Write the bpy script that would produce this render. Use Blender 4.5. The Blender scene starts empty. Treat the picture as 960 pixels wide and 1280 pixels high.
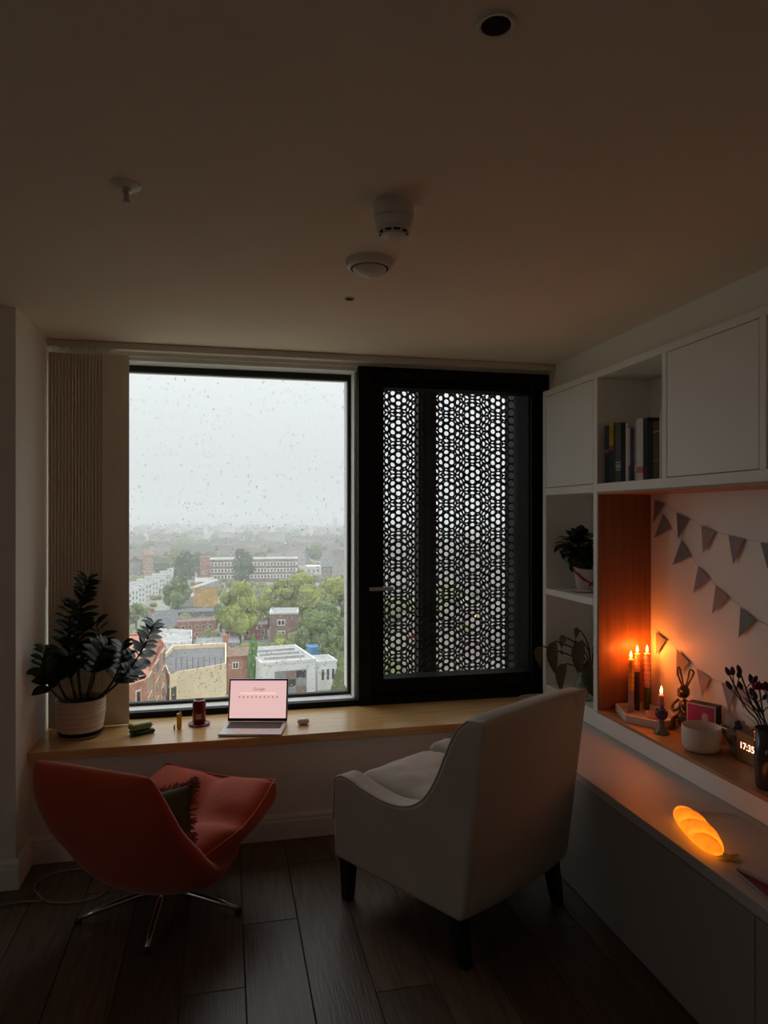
import bpy, bmesh, math, random
from mathutils import Vector, Matrix, noise
R = math.radians
random.seed(7)
scn = bpy.context.scene
COL = scn.collection

# ------------------------------------------------------------------ camera
F, HOR, CAMH = 880.0, 645.0, 1.55
YAW = math.atan2(199.0, F)
SN, CS = math.sin(YAW), math.cos(YAW)
cam_d = bpy.data.cameras.new('camera')
cam = bpy.data.objects.new('camera', cam_d)
COL.objects.link(cam)
cam.location = (0, 0, CAMH)
cam.rotation_euler = (R(90), 0, -YAW)
cam_d.sensor_fit = 'VERTICAL'
cam_d.sensor_height = 24.0
cam_d.lens = 24.0 * F / 1280.0
cam_d.shift_y = (HOR - 640.0) / 1280.0
cam_d.clip_start = 0.02
cam_d.clip_end = 8000
scn.camera = cam

# ------------------------------------------------------------------ world (overcast sky)
world = bpy.data.worlds.new('overcast')
scn.world = world
world.use_nodes = True
wn = world.node_tree
wn.nodes.clear()
_tc = wn.nodes.new('ShaderNodeTexCoord')
_sx = wn.nodes.new('ShaderNodeSeparateXYZ')
_mr = wn.nodes.new('ShaderNodeMapRange')
_mr.inputs['From Min'].default_value = 0.0
_mr.inputs['From Max'].default_value = 1.0
_mr.inputs['To Min'].default_value = 0.75
_mr.inputs['To Max'].default_value = 3.0
_bg = wn.nodes.new('ShaderNodeBackground')
_bg.inputs['Color'].default_value = (0.80, 0.825, 0.835, 1)
_wo = wn.nodes.new('ShaderNodeOutputWorld')
wn.links.new(_tc.outputs['Generated'], _sx.inputs[0])
_pw = wn.nodes.new('ShaderNodeMath'); _pw.operation = 'POWER'; _pw.inputs[1].default_value = 1.7; _pw.use_clamp = True
wn.links.new(_sx.outputs['Z'], _pw.inputs[0])
wn.links.new(_pw.outputs[0], _mr.inputs['Value'])
wn.links.new(_mr.outputs[0], _bg.inputs['Strength'])
wn.links.new(_bg.outputs[0], _wo.inputs['Surface'])

# portal so that the daylight through the window samples well
_pl = bpy.data.lights.new('window_portal', 'AREA')
_pl.shape = 'RECTANGLE'
_pl.size, _pl.size_y = 2.75, 1.95
_pl.cycles.is_portal = True
_po = bpy.data.objects.new('window_portal', _pl)
_po.location = (0.5, 4.03, 1.43)
_po.rotation_euler = (R(-90), 0, 0)
COL.objects.link(_po)
_pl2 = _pl.copy(); _pl2.size, _pl2.size_y = 1.3, 1.05
_po2 = bpy.data.objects.new('side_window_portal', _pl2)
_po2.location = (-2.68, 0.3, 1.55)
_po2.rotation_euler = (R(90), 0, R(-90))
COL.objects.link(_po2)

scn.view_settings.view_transform = 'Standard'
scn.view_settings.look = 'None'
scn.view_settings.gamma = 1
scn.view_settings.exposure = 0.40
scn.view_settings.use_curve_mapping = False
scn.cycles.max_bounces = 14
scn.cycles.diffuse_bounces = 8
scn.cycles.volume_bounces = 0
scn.cycles.transparent_max_bounces = 24
scn.cycles.sample_clamp_indirect = 6.0

# ------------------------------------------------------------------ pixel -> point helpers
def ray(px, py):
    return Vector((F*SN + (px-480)*CS, F*CS - (px-480)*SN, HOR-py))
def PZ(px, py, z):
    d = ray(px, py); t = (z-CAMH)/d.z
    return Vector((d.x*t, d.y*t, z))
def PX(px, py, x):
    d = ray(px, py); t = x/d.x
    return Vector((x, d.y*t, CAMH+d.z*t))
def PY(px, py, y):
    d = ray(px, py); t = y/d.y
    return Vector((d.x*t, y, CAMH+d.z*t))

# ------------------------------------------------------------------ materials
MATS = {}
def mat(name, col, rough=0.6, var=0.0, scale=8.0, bump=0.0, bscale=60.0, metal=0.0, spec=0.5, sheen=0.0,
        emit=None, estr=0.0, stretch=(1, 1, 1), trans=0.0, ior=1.45, coat=0.0, rnd=0.0, col2=None, subsurf=0.0):
    if name in MATS: return MATS[name]
    m = bpy.data.materials.new(name)
    m.use_nodes = True
    nt = m.node_tree
    b = nt.nodes['Principled BSDF']
    b.inputs['Base Color'].default_value = (*col, 1)
    b.inputs['Roughness'].default_value = rough
    b.inputs['Metallic'].default_value = metal
    b.inputs['Specular IOR Level'].default_value = spec
    b.inputs['IOR'].default_value = ior
    b.inputs['Transmission Weight'].default_value = trans
    b.inputs['Coat Weight'].default_value = coat
    b.inputs['Sheen Weight'].default_value = sheen
    if sheen: b.inputs['Sheen Roughness'].default_value = 0.4
    if subsurf:
        b.inputs['Subsurface Weight'].default_value = subsurf
        b.inputs['Subsurface Radius'].default_value = (0.02, 0.008, 0.004)
        b.inputs['Subsurface Scale'].default_value = 1.0
    if emit:
        b.inputs['Emission Color'].default_value = (*emit, 1)
        b.inputs['Emission Strength'].default_value = estr
    tc = nt.nodes.new('ShaderNodeTexCoord')
    mp = nt.nodes.new('ShaderNodeMapping')
    mp.inputs['Scale'].default_value = stretch
    nt.links.new(tc.outputs['Object'], mp.inputs['Vector'])
    if var or rnd or col2:
        nz = nt.nodes.new('ShaderNodeTexNoise')
        nz.inputs['Scale'].default_value = scale
        nz.inputs['Detail'].default_value = 5
        nt.links.new(mp.outputs[0], nz.inputs['Vector'])
        mx = nt.nodes.new('ShaderNodeMix'); mx.data_type = 'RGBA'
        c2 = col2 or tuple(min(1, c*(1+var)) for c in col)
        c1 = col if col2 else tuple(c*(1-var) for c in col)
        mx.inputs['A'].default_value = (*c1, 1)
        mx.inputs['B'].default_value = (*c2, 1)
        rp = nt.nodes.new('ShaderNodeMapRange')
        rp.inputs['From Min'].default_value = 0.3
        rp.inputs['From Max'].default_value = 0.7
        nt.links.new(nz.outputs['Fac'], rp.inputs['Value'])
        nt.links.new(rp.outputs[0], mx.inputs['Factor'])
        out = mx.outputs['Result']
        if rnd:
            oi = nt.nodes.new('ShaderNodeObjectInfo')
            hs = nt.nodes.new('ShaderNodeHueSaturation')
            mr = nt.nodes.new('ShaderNodeMapRange')
            mr.inputs['To Min'].default_value = 1-rnd
            mr.inputs['To Max'].default_value = 1+rnd
            nt.links.new(oi.outputs['Random'], mr.inputs['Value'])
            nt.links.new(mr.outputs[0], hs.inputs['Value'])
            nt.links.new(out, hs.inputs['Color'])
            out = hs.outputs[0]
        nt.links.new(out, b.inputs['Base Color'])
    if bump:
        n2 = nt.nodes.new('ShaderNodeTexNoise')
        n2.inputs['Scale'].default_value = bscale
        n2.inputs['Detail'].default_value = 3
        nt.links.new(mp.outputs[0], n2.inputs['Vector'])
        bp = nt.nodes.new('ShaderNodeBump')
        bp.inputs['Strength'].default_value = bump
        bp.inputs['Distance'].default_value = 0.01
        nt.links.new(n2.outputs['Fac'], bp.inputs['Height'])
        nt.links.new(bp.outputs[0], b.inputs['Normal'])
    MATS[name] = m
    return m

def glass_pane(name, tint=(1, 1, 1), refl=1.0):
    if name in MATS: return MATS[name]
    m = bpy.data.materials.new(name); m.use_nodes = True
    nt = m.node_tree; nt.nodes.clear()
    o = nt.nodes.new('ShaderNodeOutputMaterial')
    tr = nt.nodes.new('ShaderNodeBsdfTransparent'); tr.inputs[0].default_value = (*tint, 1)
    gl = nt.nodes.new('ShaderNodeBsdfGlossy'); gl.inputs['Roughness'].default_value = 0.01
    fr = nt.nodes.new('ShaderNodeFresnel'); fr.inputs['IOR'].default_value = 1.45
    mu = nt.nodes.new('ShaderNodeMath'); mu.operation = 'MULTIPLY'; mu.inputs[1].default_value = refl
    mx = nt.nodes.new('ShaderNodeMixShader')
    ge = nt.nodes.new('ShaderNodeNewGeometry'); sb = nt.nodes.new('ShaderNodeMath'); sb.operation = 'SUBTRACT'; sb.inputs[0].default_value = 1.0
    m2 = nt.nodes.new('ShaderNodeMath'); m2.operation = 'MULTIPLY'
    nt.links.new(ge.outputs['Backfacing'], sb.inputs[1]); nt.links.new(sb.outputs[0], m2.inputs[0]); nt.links.new(fr.outputs[0], m2.inputs[1])
    nt.links.new(m2.outputs[0], mu.inputs[0]); nt.links.new(mu.outputs[0], mx.inputs[0])
    nt.links.new(tr.outputs[0], mx.inputs[1]); nt.links.new(gl.outputs[0], mx.inputs[2])
    nt.links.new(mx.outputs[0], o.inputs['Surface'])
    MATS[name] = m
    return m

M_ceil = mat('ceiling_paint', (0.88, 0.77, 0.645), 0.9, var=0.02, scale=3)
M_wall = mat('wall_paint', (0.86, 0.82, 0.75), 0.85, var=0.02, scale=3)
M_skirt = mat('skirting_paint', (0.80, 0.77, 0.71), 0.5)
M_white = mat('shelf_lacquer', (0.90, 0.87, 0.83), 0.45, var=0.01, scale=4)
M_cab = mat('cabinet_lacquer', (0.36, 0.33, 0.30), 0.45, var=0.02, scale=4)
M_black = mat('black_aluminium', (0.010, 0.010, 0.010), 0.6, spec=0.2)
M_rubber = mat('black_gasket', (0.02, 0.02, 0.02), 0.6)
M_reveal = mat('pale_aluminium_reveal', (0.85, 0.84, 0.83), 0.5, var=0.06, scale=12)
M_screen = mat('dark_bronze_screen', (0.045, 0.042, 0.040), 0.6, metal=0.0, var=0.1, scale=5)
M_chrome = mat('brushed_steel', (0.6, 0.58, 0.55), 0.22, metal=1.0)
M_oak = mat('oak_top', (0.72, 0.43, 0.17), 0.26, spec=0.8, var=0.16, scale=7, stretch=(0.6, 9, 9), bump=0.03, bscale=20)
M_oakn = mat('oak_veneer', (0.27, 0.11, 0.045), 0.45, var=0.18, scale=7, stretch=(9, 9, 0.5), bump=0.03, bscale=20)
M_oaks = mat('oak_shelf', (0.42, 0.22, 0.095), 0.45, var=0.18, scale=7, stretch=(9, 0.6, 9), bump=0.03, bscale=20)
M_plank = mat('dark_oak_plank', (0.125, 0.085, 0.062), 0.42, var=0.35, scale=6, stretch=(9, 0.7, 9), bump=0.12, bscale=14, rnd=0.25)
M_joint = mat('plank_joint', (0.012, 0.010, 0.008), 0.9)
M_slat = mat('blind_fabric', (0.78, 0.70, 0.60), 0.9, bump=0.05, bscale=300)
M_plastic = mat('white_plastic', (0.74, 0.69, 0.62), 0.4)
M_dark = mat('dark_cavity', (0.006, 0.006, 0.006), 0.9)

# ------------------------------------------------------------------ geometry collector
class G:
    def __init__(s): s.v = []; s.f = []
    def add(s, vs, fs):
        o = len(s.v); s.v += [Vector(v) for v in vs]; s.f += [tuple(i+o for i in f) for f in fs]; return s
    def box(s, a, b, M=None):
        x0, y0, z0 = a; x1, y1, z1 = b
        vs = [Vector(p) for p in ((x0,y0,z0),(x1,y0,z0),(x1,y1,z0),(x0,y1,z0),(x0,y0,z1),(x1,y0,z1),(x1,y1,z1),(x0,y1,z1))]
        if M: vs = [M @ p for p in vs]
        return s.add(vs, [(3,2,1,0),(4,5,6,7),(0,1,5,4),(1,2,6,5),(2,3,7,6),(3,0,4,7)])
    def cbox(s, c, d, M=None):
        return s.box([c[i]-d[i]/2 for i in range(3)], [c[i]+d[i]/2 for i in range(3)], M)
    def tube(s, pts, rad, n=8, cap=True):
        pts = [Vector(p) for p in pts]
        if not isinstance(rad, (list, tuple)): rad = [rad]*len(pts)
        vs = []; fs = []; ref = None
        for i, p in enumerate(pts):
            t = (pts[min(i+1, len(pts)-1)] - pts[max(i-1, 0)]).normalized()
            if ref is None: ref = t.orthogonal().normalized()
            ref = (ref - t*ref.dot(t))
            ref = ref.normalized() if ref.length > 1e-6 else t.orthogonal().normalized()
            b = t.cross(ref)
            for k in range(n):
                a = 2*math.pi*k/n
                vs.append(p + (ref*math.cos(a)+b*math.sin(a))*rad[i])
        for i in range(len(pts)-1):
            for k in range(n):
                fs.append((i*n+k, i*n+(k+1)%n, (i+1)*n+(k+1)%n, (i+1)*n+k))
        if cap:
            fs.append(tuple(range(n-1, -1, -1))); fs.append(tuple((len(pts)-1)*n+k for k in range(n)))
        return s.add(vs, fs)
    def lathe(s, prof, n=24, c=(0, 0, 0), flip=False, M=None):
        vs = []; fs = []; c = Vector(c)
        for r, z in prof:
            for k in range(n):
                a = 2*math.pi*k/n
                p = Vector((r*math.cos(a), r*math.sin(a), z))
                vs.append((M @ p if M else p) + c)
        for i in range(len(prof)-1):
            for k in range(n):
                q = (i*n+k, i*n+(k+1)%n, (i+1)*n+(k+1)%n, (i+1)*n+k)
                fs.append(q if not flip else q[::-1])
        if prof[0][0] > 1e-6: fs.append(tuple(range(n))[::-1])
        if prof[-1][0] > 1e-6: fs.append(tuple((len(prof)-1)*n+k for k in range(n)))
        return s.add(vs, fs)
    def ball(s, c, r, n=12, m=8, M=None):
        if not isinstance(r, (list, tuple)): r = (r, r, r)
        vs = []; fs = []; c = Vector(c)
        for i in range(m+1):
            th = math.pi*i/m
            for k in range(n):
                a = 2*math.pi*k/n
                p = Vector((r[0]*math.sin(th)*math.cos(a), r[1]*math.sin(th)*math.sin(a), -r[2]*math.cos(th)))
                vs.append((M @ p if M else p)+c)
        for i in range(m):
            for k in range(n):
                fs.append((i*n+k, i*n+(k+1)%n, (i+1)*n+(k+1)%n, (i+1)*n+k))
        return s.add(vs, fs)
    def prism(s, poly, h0, h1, f):
        """poly: list of (a,b); f(a,b,h)->Vector"""
        n = len(poly)
        vs = [f(a, b, h0) for a, b in poly] + [f(a, b, h1) for a, b in poly]
        fs = [tuple(range(n))[::-1], tuple(range(n, 2*n))] + [(i, (i+1)%n, n+(i+1)%n, n+i) for i in range(n)]
        return s.add(vs, fs)
    def mesh(s, name):
        me = bpy.data.meshes.new(name)
        me.from_pydata([tuple(v) for v in s.v], [], s.f)
        bm = bmesh.new(); bm.from_mesh(me)
        bmesh.ops.remove_doubles(bm, verts=bm.verts, dist=1e-6)
        bmesh.ops.dissolve_degenerate(bm, edges=bm.edges, dist=1e-7)
        bmesh.ops.recalc_face_normals(bm, faces=bm.faces)
        bm.to_mesh(me); bm.free()
        return me

MW = {}
def link_obj(name, me, parent=None, local=False, smooth=False, bevel=0.0, seg=2, subd=0):
    o = bpy.data.objects.new(name, me); COL.objects.link(o)
    if parent is not None:
        o.parent = parent
        if not local and parent in MW: o.matrix_parent_inverse = MW[parent].inverted()
    if smooth:
        for p in me.polygons: p.use_smooth = True
    if bevel:
        b = o.modifiers.new('bevel', 'BEVEL'); b.width = bevel; b.segments = seg; b.limit_method = 'ANGLE'; b.angle_limit = R(40)
        if not smooth:
            for p in me.polygons: p.use_smooth = False
    if subd:
        d = o.modifiers.new('subd', 'SUBSURF'); d.levels = subd; d.render_levels = subd
    return o
def build(g, name, m, parent=None, local=False, smooth=False, bevel=0.0, seg=2, subd=0, auto=None):
    me = g.mesh(name); me.materials.append(m)
    o = link_obj(name, me, parent, local, smooth, bevel, seg, subd)
    if auto:
        for p in me.polygons: p.use_smooth = True
        me.set_sharp_from_angle(angle=R(auto))
    return o
def tag(o, label, cat, group=None):
    o['label'] = label; o['category'] = cat
    if group: o['group'] = group
    return o
def struct(o): o['kind'] = 'structure'; return o
def stuff(o): o['kind'] = 'stuff'; return o
def thing(name, label, cat, loc=(0, 0, 0), rz=0.0, group=None):
    e = bpy.data.objects.new(name, None); COL.objects.link(e)
    e.location = loc; e.rotation_euler = (0, 0, rz); e.empty_display_size = 0.05
    MW[e] = Matrix.Translation(Vector(loc)) @ Matrix.Rotation(rz, 4, 'Z')
    return tag(e, label, cat, group)
def sthing(name, loc=(0, 0, 0)):
    e = bpy.data.objects.new(name, None); COL.objects.link(e); e.location = loc; e.empty_display_size = 0.05
    MW[e] = Matrix.Translation(Vector(loc)); e['kind'] = 'structure'
    return e
def catmull(pts, n=8):
    pts = [Vector(p) for p in pts]; out = []
    for i in range(len(pts)-1):
        p0 = pts[max(i-1, 0)]; p1 = pts[i]; p2 = pts[i+1]; p3 = pts[min(i+2, len(pts)-1)]
        for k in range(n):
            t = k/n
            out.append(0.5*((2*p1)+(p2-p0)*t+(2*p0-5*p1+4*p2-p3)*t*t+(3*p1-p0-3*p2+p3)*t**3))
    out.append(pts[-1]); return out
def interp(tab, x):
    if x <= tab[0][0]: return tab[0][1]
    for (a, p), (b, q) in zip(tab, tab[1:]):
        if x <= b:
            t = (x-a)/(b-a); t = t*t*(3-2*t)*0.5+t*0.5
            return p+(q-p)*t
    return tab[-1][1]
def pad(S, T, nu=24, nv=24, p=6.0):
    """closed padded sheet: S(u,v) centre point, T(u,v) half thickness, rounded to a seam at its border"""
    g = G(); us = [math.sin(math.pi/2*(-1+2*i/nu)) for i in range(nu+1)]; vs_ = [math.sin(math.pi/2*(-1+2*j/nv)) for j in range(nv+1)]
    top = []; bot = []
    for v in vs_:
        for u in us:
            e = 1e-3
            du = S(u+e, v)-S(u-e, v); dv = S(u, v+e)-S(u, v-e)
            n = du.cross(dv); n = n.normalized() if n.length > 1e-12 else Vector((0, 0, 1))
            k = math.sqrt(max(0, 1-abs(u)**p))*math.sqrt(max(0, 1-abs(v)**p))
            c = S(u, v); a, b = T(u, v)
            top.append(c+n*a*k); bot.append(c-n*b*k)
    w = nu+1; fs = []; N = len(top)
    for j in range(nv):
        for i in range(nu):
            q = (j*w+i, j*w+i+1, (j+1)*w+i+1, (j+1)*w+i)
            fs.append(q); fs.append(tuple(N+x for x in q[::-1]))
    g.add(top+bot, fs)
    return g
def text_mesh(body, size, depth=0.0):
    c = bpy.data.curves.new('txt', 'FONT'); c.body = body; c.size = size; c.extrude = depth
    c.align_x = 'CENTER'; c.align_y = 'CENTER'
    o = bpy.data.objects.new('txt', c); COL.objects.link(o)
    dg = bpy.context.evaluated_depsgraph_get()
    me = bpy.data.meshes.new_from_object(o.evaluated_get(dg))
    bpy.data.objects.remove(o)
    return me

CEIL = 2.42
# ================================================================== SETTING
# ---- floor with planks
fl = sthing('floor')
build(G().box((-2.6, -2.5, -0.08), (2.08, 3.43, -0.008)), 'subfloor', M_joint, fl)
W, L = 0.207, 1.20
xs = []; x = 0.066-13*W
while x < 1.45: xs.append(x); x += W
offs = {13: 2.72, 15: 2.24, 14: 1.95, 12: 2.36, 16: 2.95}
for i, x0 in enumerate(xs):
    a = offs.get(i, random.uniform(1.8, 2.9))
    ys = [a+L*k for k in range(-6, 4)]
    cuts = sorted({-2.5, 3.42, *[y for y in ys if -2.4 < y < 3.35]})
    xa, xb = max(x0, -2.6)+0.0012, min(x0+W, 1.44)-0.0012
    if xb-xa < 0.02: continue
    for y0, y1 in zip(cuts, cuts[1:]):
        o = build(G().box((-(xb-xa)/2, -(y1-y0)/2+0.0012, -0.009), ((xb-xa)/2, (y1-y0)/2-0.0012, 0)), 'plank', M_plank, fl, local=True, bevel=0.0018, seg=1)
        o.location = ((xa+xb)/2, (y0+y1)/2, 0)
struct(build(G().box((-2.75, -2.65, CEIL), (2.25, 4.3, CEIL+0.1)), 'ceiling', M_ceil))
struct(build(G().box((-2.75, 3.20, -0.08), (-0.85, 4.25, CEIL)), 'wall_left', M_wall))
S0, S1, T0, T1 = -0.35, 0.95, 1.05, 2.10      # side window, out of the picture
struct(build(G().box((-2.75, -2.65, -0.08), (-2.6, S0, CEIL)).box((-2.75, S1, -0.08), (-2.6, 3.20, CEIL)).box((-2.75, S0, -0.08), (-2.6, S1, T0)).box((-2.75, S0, T1), (-2.6, S1, CEIL)), 'wall_far_left', M_wall))
w3 = sthing('window_3', (-2.7, 0.3, T0))
for a, b in (((-2.72, S0, T0), (-2.64, S1, T0+0.05)), ((-2.72, S0, T1-0.05), (-2.64, S1, T1)), ((-2.72, S0, T0+0.05), (-2.64, S0+0.05, T1-0.05)), ((-2.72, S1-0.05, T0+0.05), (-2.64, S1, T1-0.05))):
    build(G().box(a, b), 'frame', M_black, w3)
build(G().box((-2.684, S0+0.05, T0+0.05), (-2.676, S1-0.05, T1-0.05)), 'pane', glass_pane('window_glass', (0.97, 0.985, 0.98)), w3)
struct(build(G().box((-2.6, -2.65, -0.08), (2.25, -2.5, CEIL)), 'wall_back', M_wall))
struct(build(G().box((2.08, -2.5, -0.08), (2.25, 4.25, CEIL)), 'wall_right', M_wall))
struct(build(G().box((1.85, -2.5, 2.264), (2.08, 3.82, CEIL)), 'wall_right_bulkhead', M_wall))
struct(build(G().box((-0.85, 3.41, -0.08), (2.08, 3.82, 0.464)), 'wall_window_bench', M_wall))
struct(build(G().box((-0.85, 3.82, -0.5), (2.08, 4.25, 0.47)), 'wall_window', M_wall))
struct(build(G().box((-0.85, 3.82, 2.375), (2.08, 4.25, CEIL)), 'wall_window_head', M_wall))
struct(build(G().box((1.86, 3.82, 0.50), (2.08, 4.25, 2.375)), 'wall_window_right', M_wall))
def skirting(name, a, b, n):
    """a->b along floor, n = outward direction"""
    a = Vector((*a, 0)); b = Vector((*b, 0)); n = Vector((*n, 0))
    prof = [(0, 0), (0.016, 0), (0.016, 0.085), (0.013, 0.092), (0.013, 0.105), (0.006, 0.118), (0, 0.118)]
    g = G(); g.prism(prof, 0, 1, lambda d, z, h: a.lerp(b, h)+n*d+Vector((0, 0, z)))
    return struct(build(g, name, M_skirt))
skirting('baseboard_bench', (-0.85, 3.41), (1.40, 3.41), (0, -1))
skirting('baseboard_return', (-0.85, 3.20), (-0.85, 3.394), (1, 0))
skirting('baseboard_left', (-2.6, 3.20), (-0.834, 3.20), (0, -1))

# ---- window 1 : big fixed light
GY = 3.98                                  # glass plane
WX0, WXM, WX1 = -0.85, 0.72, 1.86
w1 = sthing('window_1', (0, 3.9, 0.5))
build(G().box((WX0, 3.815, 0.50), (WXM, 3.865, 0.537)), 'bottom_rail', M_black, w1, bevel=0.002)
build(G().box((WX0, 3.865, 0.50), (WXM-0.02, GY+0.01, 0.533)), 'sill', M_reveal, w1)
build(G().box((WX0, 3.84, 2.355), (WXM, 4.20, 2.375)), 'head', M_reveal, w1)
build(G().box((0.703, 3.865, 0.533), (0.716, 4.20, 2.355)), 'side_reveal', M_reveal, w1)
for a, b in (((WX0, GY-0.018, 0.533), (0.703, GY+0.018, 0.549)), ((WX0, GY-0.018, 2.322), (0.703, GY+0.018, 2.355)),
             ((WX0, GY-0.018, 0.549), (WX0+0.02, GY+0.018, 2.322)), ((0.684, GY-0.018, 0.549), (0.703, GY+0.018, 2.322))):
    build(G().box(a, b), 'gasket', M_rubber, w1)
build(G().box((WX0+0.02, GY-0.004, 0.549), (0.684, GY+0.004, 2.322)), 'pane', glass_pane('window_glass', (0.97, 0.985, 0.98)), w1)
# rain on the outside of the pane
rg = G()
rr = random.Random(3)
for k in range(4200):
    x = rr.uniform(-0.50, 0.675); z = rr.choice((rr.uniform(0.56, 2.31), rr.uniform(0.56, 1.5)))
    r = 0.0012+0.0030*rr.random()**2.0
    el = rr.choice((1, 1, 1.2, 1.6, 2.4))
    rg.ball((x, GY+0.004, z), (r, 0.45*r, r*el), 7, 4)
M_drop = mat('rain_water', (1, 1, 1), 0.0, trans=1.0, ior=1.33)
stuff(build(rg, 'raindrops', M_drop, w1, smooth=True))

# ---- window 2 : opening black sash
w2 = sthing('window_2', (1.2, 3.9, 0.5))
fz0, fz1 = 0.505, 2.375
build(G().box((0.716, 3.80, fz0), (0.79, 4.05, fz1)), 'mullion', M_black, w2, bevel=0.003)
build(G().box((1.74, 3.80, fz0), (1.86, 4.05, fz1)), 'frame_jamb', M_black, w2, bevel=0.003)
build(G().box((0.79, 3.80, fz0), (1.74, 4.05, 0.55)), 'frame_sill', M_black, w2, bevel=0.003)
build(G().box((0.79, 3.80, 2.31), (1.74, 4.05, fz1)), 'frame_head', M_black, w2, bevel=0.003)
A = PY(475, 487.8, 3.93); B = PY(653, 838, 3.93)
sx0, sx1, sz0, sz1 = A.x, B.x, PY(475, 844, 3.93).z, A.z
sash = build(G().box((0.795, 3.83, 0.555), (sx0, 3.95, 2.305)), 'sash_stile', M_black, w2, bevel=0.004)
build(G().box((sx1, 3.83, 0.555), (1.735, 3.95, 2.305)), 'sash_stile', M_black, w2, bevel=0.004)
build(G().box((sx0, 3.83, 0.555), (sx1, 3.95, sz0)), 'sash_rail', M_black, w2, bevel=0.004)
build(G().box((sx0, 3.83, sz1), (sx1, 3.95, 2.305)), 'sash_rail', M_black, w2, bevel=0.004)
build(G().box((sx0, 3.905, sz0), (sx1, 3.911, sz1)), 'pane', glass_pane('window_glass'), w2)
hp = PY(463, 736, 3.80)
hg = G(); hg.box((hp.x-0.016, 3.815, hp.z-0.05), (hp.x+0.016, 3.83, hp.z+0.05))
h_o = build(hg, 'handle_plate', M_black, w2, bevel=0.004)
hg = G(); hg.tube([(hp.x, 3.83, hp.z), (hp.x, 3.785, hp.z)], 0.010, 12)
hg.box((hp.x-0.012, 3.772, hp.z-0.011), (hp.x+0.125, 3.788, hp.z+0.011))
build(hg, 'handle', M_chrome, w2, bevel=0.004)

# ---- perforated screen outside window 2
def perf(x0, x1, z0, z1, y, p, r, th, xo=0.0, zo=0.0):
    g = G(); cs = p*math.sqrt(3)/2
    nx = int((x1-x0)/cs); nz = int((z1-z0)/p)
    n = 18
    for i in range(nx):
        for j in range(nz):
            cx = x0+cs*(i+0.5)+xo; cz = z0+p*(j+0.5+(0.5 if i % 2 else 0))+zo
            o, c = [], []
            for k in range(n):
                a = 2*math.pi*k/n
                am = (a % (math.pi/3))-math.pi/6
                hr = p/2/math.cos(am)
                o.append((cx+hr*math.cos(a), cz+hr*math.sin(a)))
                c.append((cx+r*math.cos(a), cz+r*math.sin(a)))
            vs = [(q[0], y, q[1]) for q in o]+[(q[0], y, q[1]) for q in c]+[(q[0], y+th, q[1]) for q in c]+[(q[0], y+th, q[1]) for q in o]
            fs = []
            for k in range(n):
                k2 = (k+1) % n
                fs += [(k, k2, n+k2, n+k), (n+k, n+k2, 2*n+k2, 2*n+k), (2*n+k, 2*n+k2, 3*n+k2, 3*n+k)]
            g.add(vs, fs)
    me = bpy.data.meshes.new('sheet'); me.from_pydata([tuple(v) for v in g.v], [], g.f)
    return me, x0+cs*nx, z0+p*nz
ps = thing('perforated_screen', 'dark metal sunscreen with rows of round holes outside the black sash window', 'screen', (1.2, 4.3, 0.4))
a0 = PY(468, 487, 4.22); a1 = PY(646, 487, 4.22)
me, _, _ = perf(a0.x, a1.x, 0.42, 2.5, 4.22, 0.0505, 0.0212, 0.006); me.materials.append(M_screen)
link_obj('front_sheet', me, ps)
me, _, _ = perf(a0.x-0.05, a1.x+0.04, 0.42, 2.5, 4.40, 0.0415, 0.0156, 0.006, xo=0.013, zo=0.01); me.materials.append(M_screen)
link_obj('rear_sheet', me, ps)
q0 = PY(521, 600, 4.30); q1 = PY(543, 600, 4.30)
build(G().box((q0.x, 4.26, 0.40), (q1.x, 4.36, 2.52)), 'post', M_screen, ps)
build(G().box((a1.x+0.004, 4.21, 0.40), (a1.x+0.03, 4.43, 2.52)), 'edge_channel', M_screen, ps)
build(G().box((a0.x-0.07, 4.21, 0.38), (a1.x+0.05, 4.43, 0.42)), 'bottom_channel', M_screen, ps)

# ---- oak window bench board
tag(build(G().box((-0.848, 3.37, 0.466), (1.778, 3.812, 0.506)), 'window_bench_top', M_oak, bevel=0.003), 'long oak bench board running under both windows', 'worktop')

# ---- blind: head rail + slats
bl = thing('vertical_blind', 'beige vertical blind stacked open at the end of the big clear window', 'blind', (-0.6, 3.76, 0.52))
build(G().box((-0.846, 3.725, 2.385), (1.84, 3.775, 2.418)), 'head_rail', mat('rail_paint', (0.62, 0.57, 0.5), 0.4), bl, bevel=0.002)
sl_me = None
for k in range(18):
    x0 = -0.8695+0.0155*k if k < 17 else -0.602
    if sl_me is None:
        g = G(); n = 6
        poly = [(0.0635*(-1+2*i/n), 0.004*(1-(-1+2*i/n)**2)) for i in range(n+1)]
        poly = poly+[(a, b+0.0012) for a, b in poly[::-1]]
        g.prism(poly, 0.0, 1.845, lambda a, b, h: Vector((a, -b, h)))
        sl_me = g.mesh('slat'); sl_me.materials.append(M_slat)
        for p in sl_me.polygons: p.use_smooth = False
    o = bpy.data.objects.new('slat', sl_me); COL.objects.link(o); o.parent = bl; o.matrix_parent_inverse = MW[bl].inverted()
    o.location = (x0+0.0635 + (0.0 if k < 17 else 0.008), 3.768 if k < 17 else 3.720, 0.5085)
    o.rotation_euler = (0, 0, R(56.0 if k < 17 else 2.0))
stg = G()
for k in range(22):
    xx = PY(72+3.4*k, 440, 3.72).x
    stg.box((xx-0.003, 3.728, 2.370), (xx+0.003, 3.745, 2.386))
stuff(build(stg, 'slat_hangers', mat('hanger_plastic', (0.8, 0.78, 0.72), 0.4), bl))
build(G().tube([(-0.846, 3.70, 2.37), (-0.846, 3.70, 1.2)], 0.0018, 5), 'bead_chain', M_plastic, bl)

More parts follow.
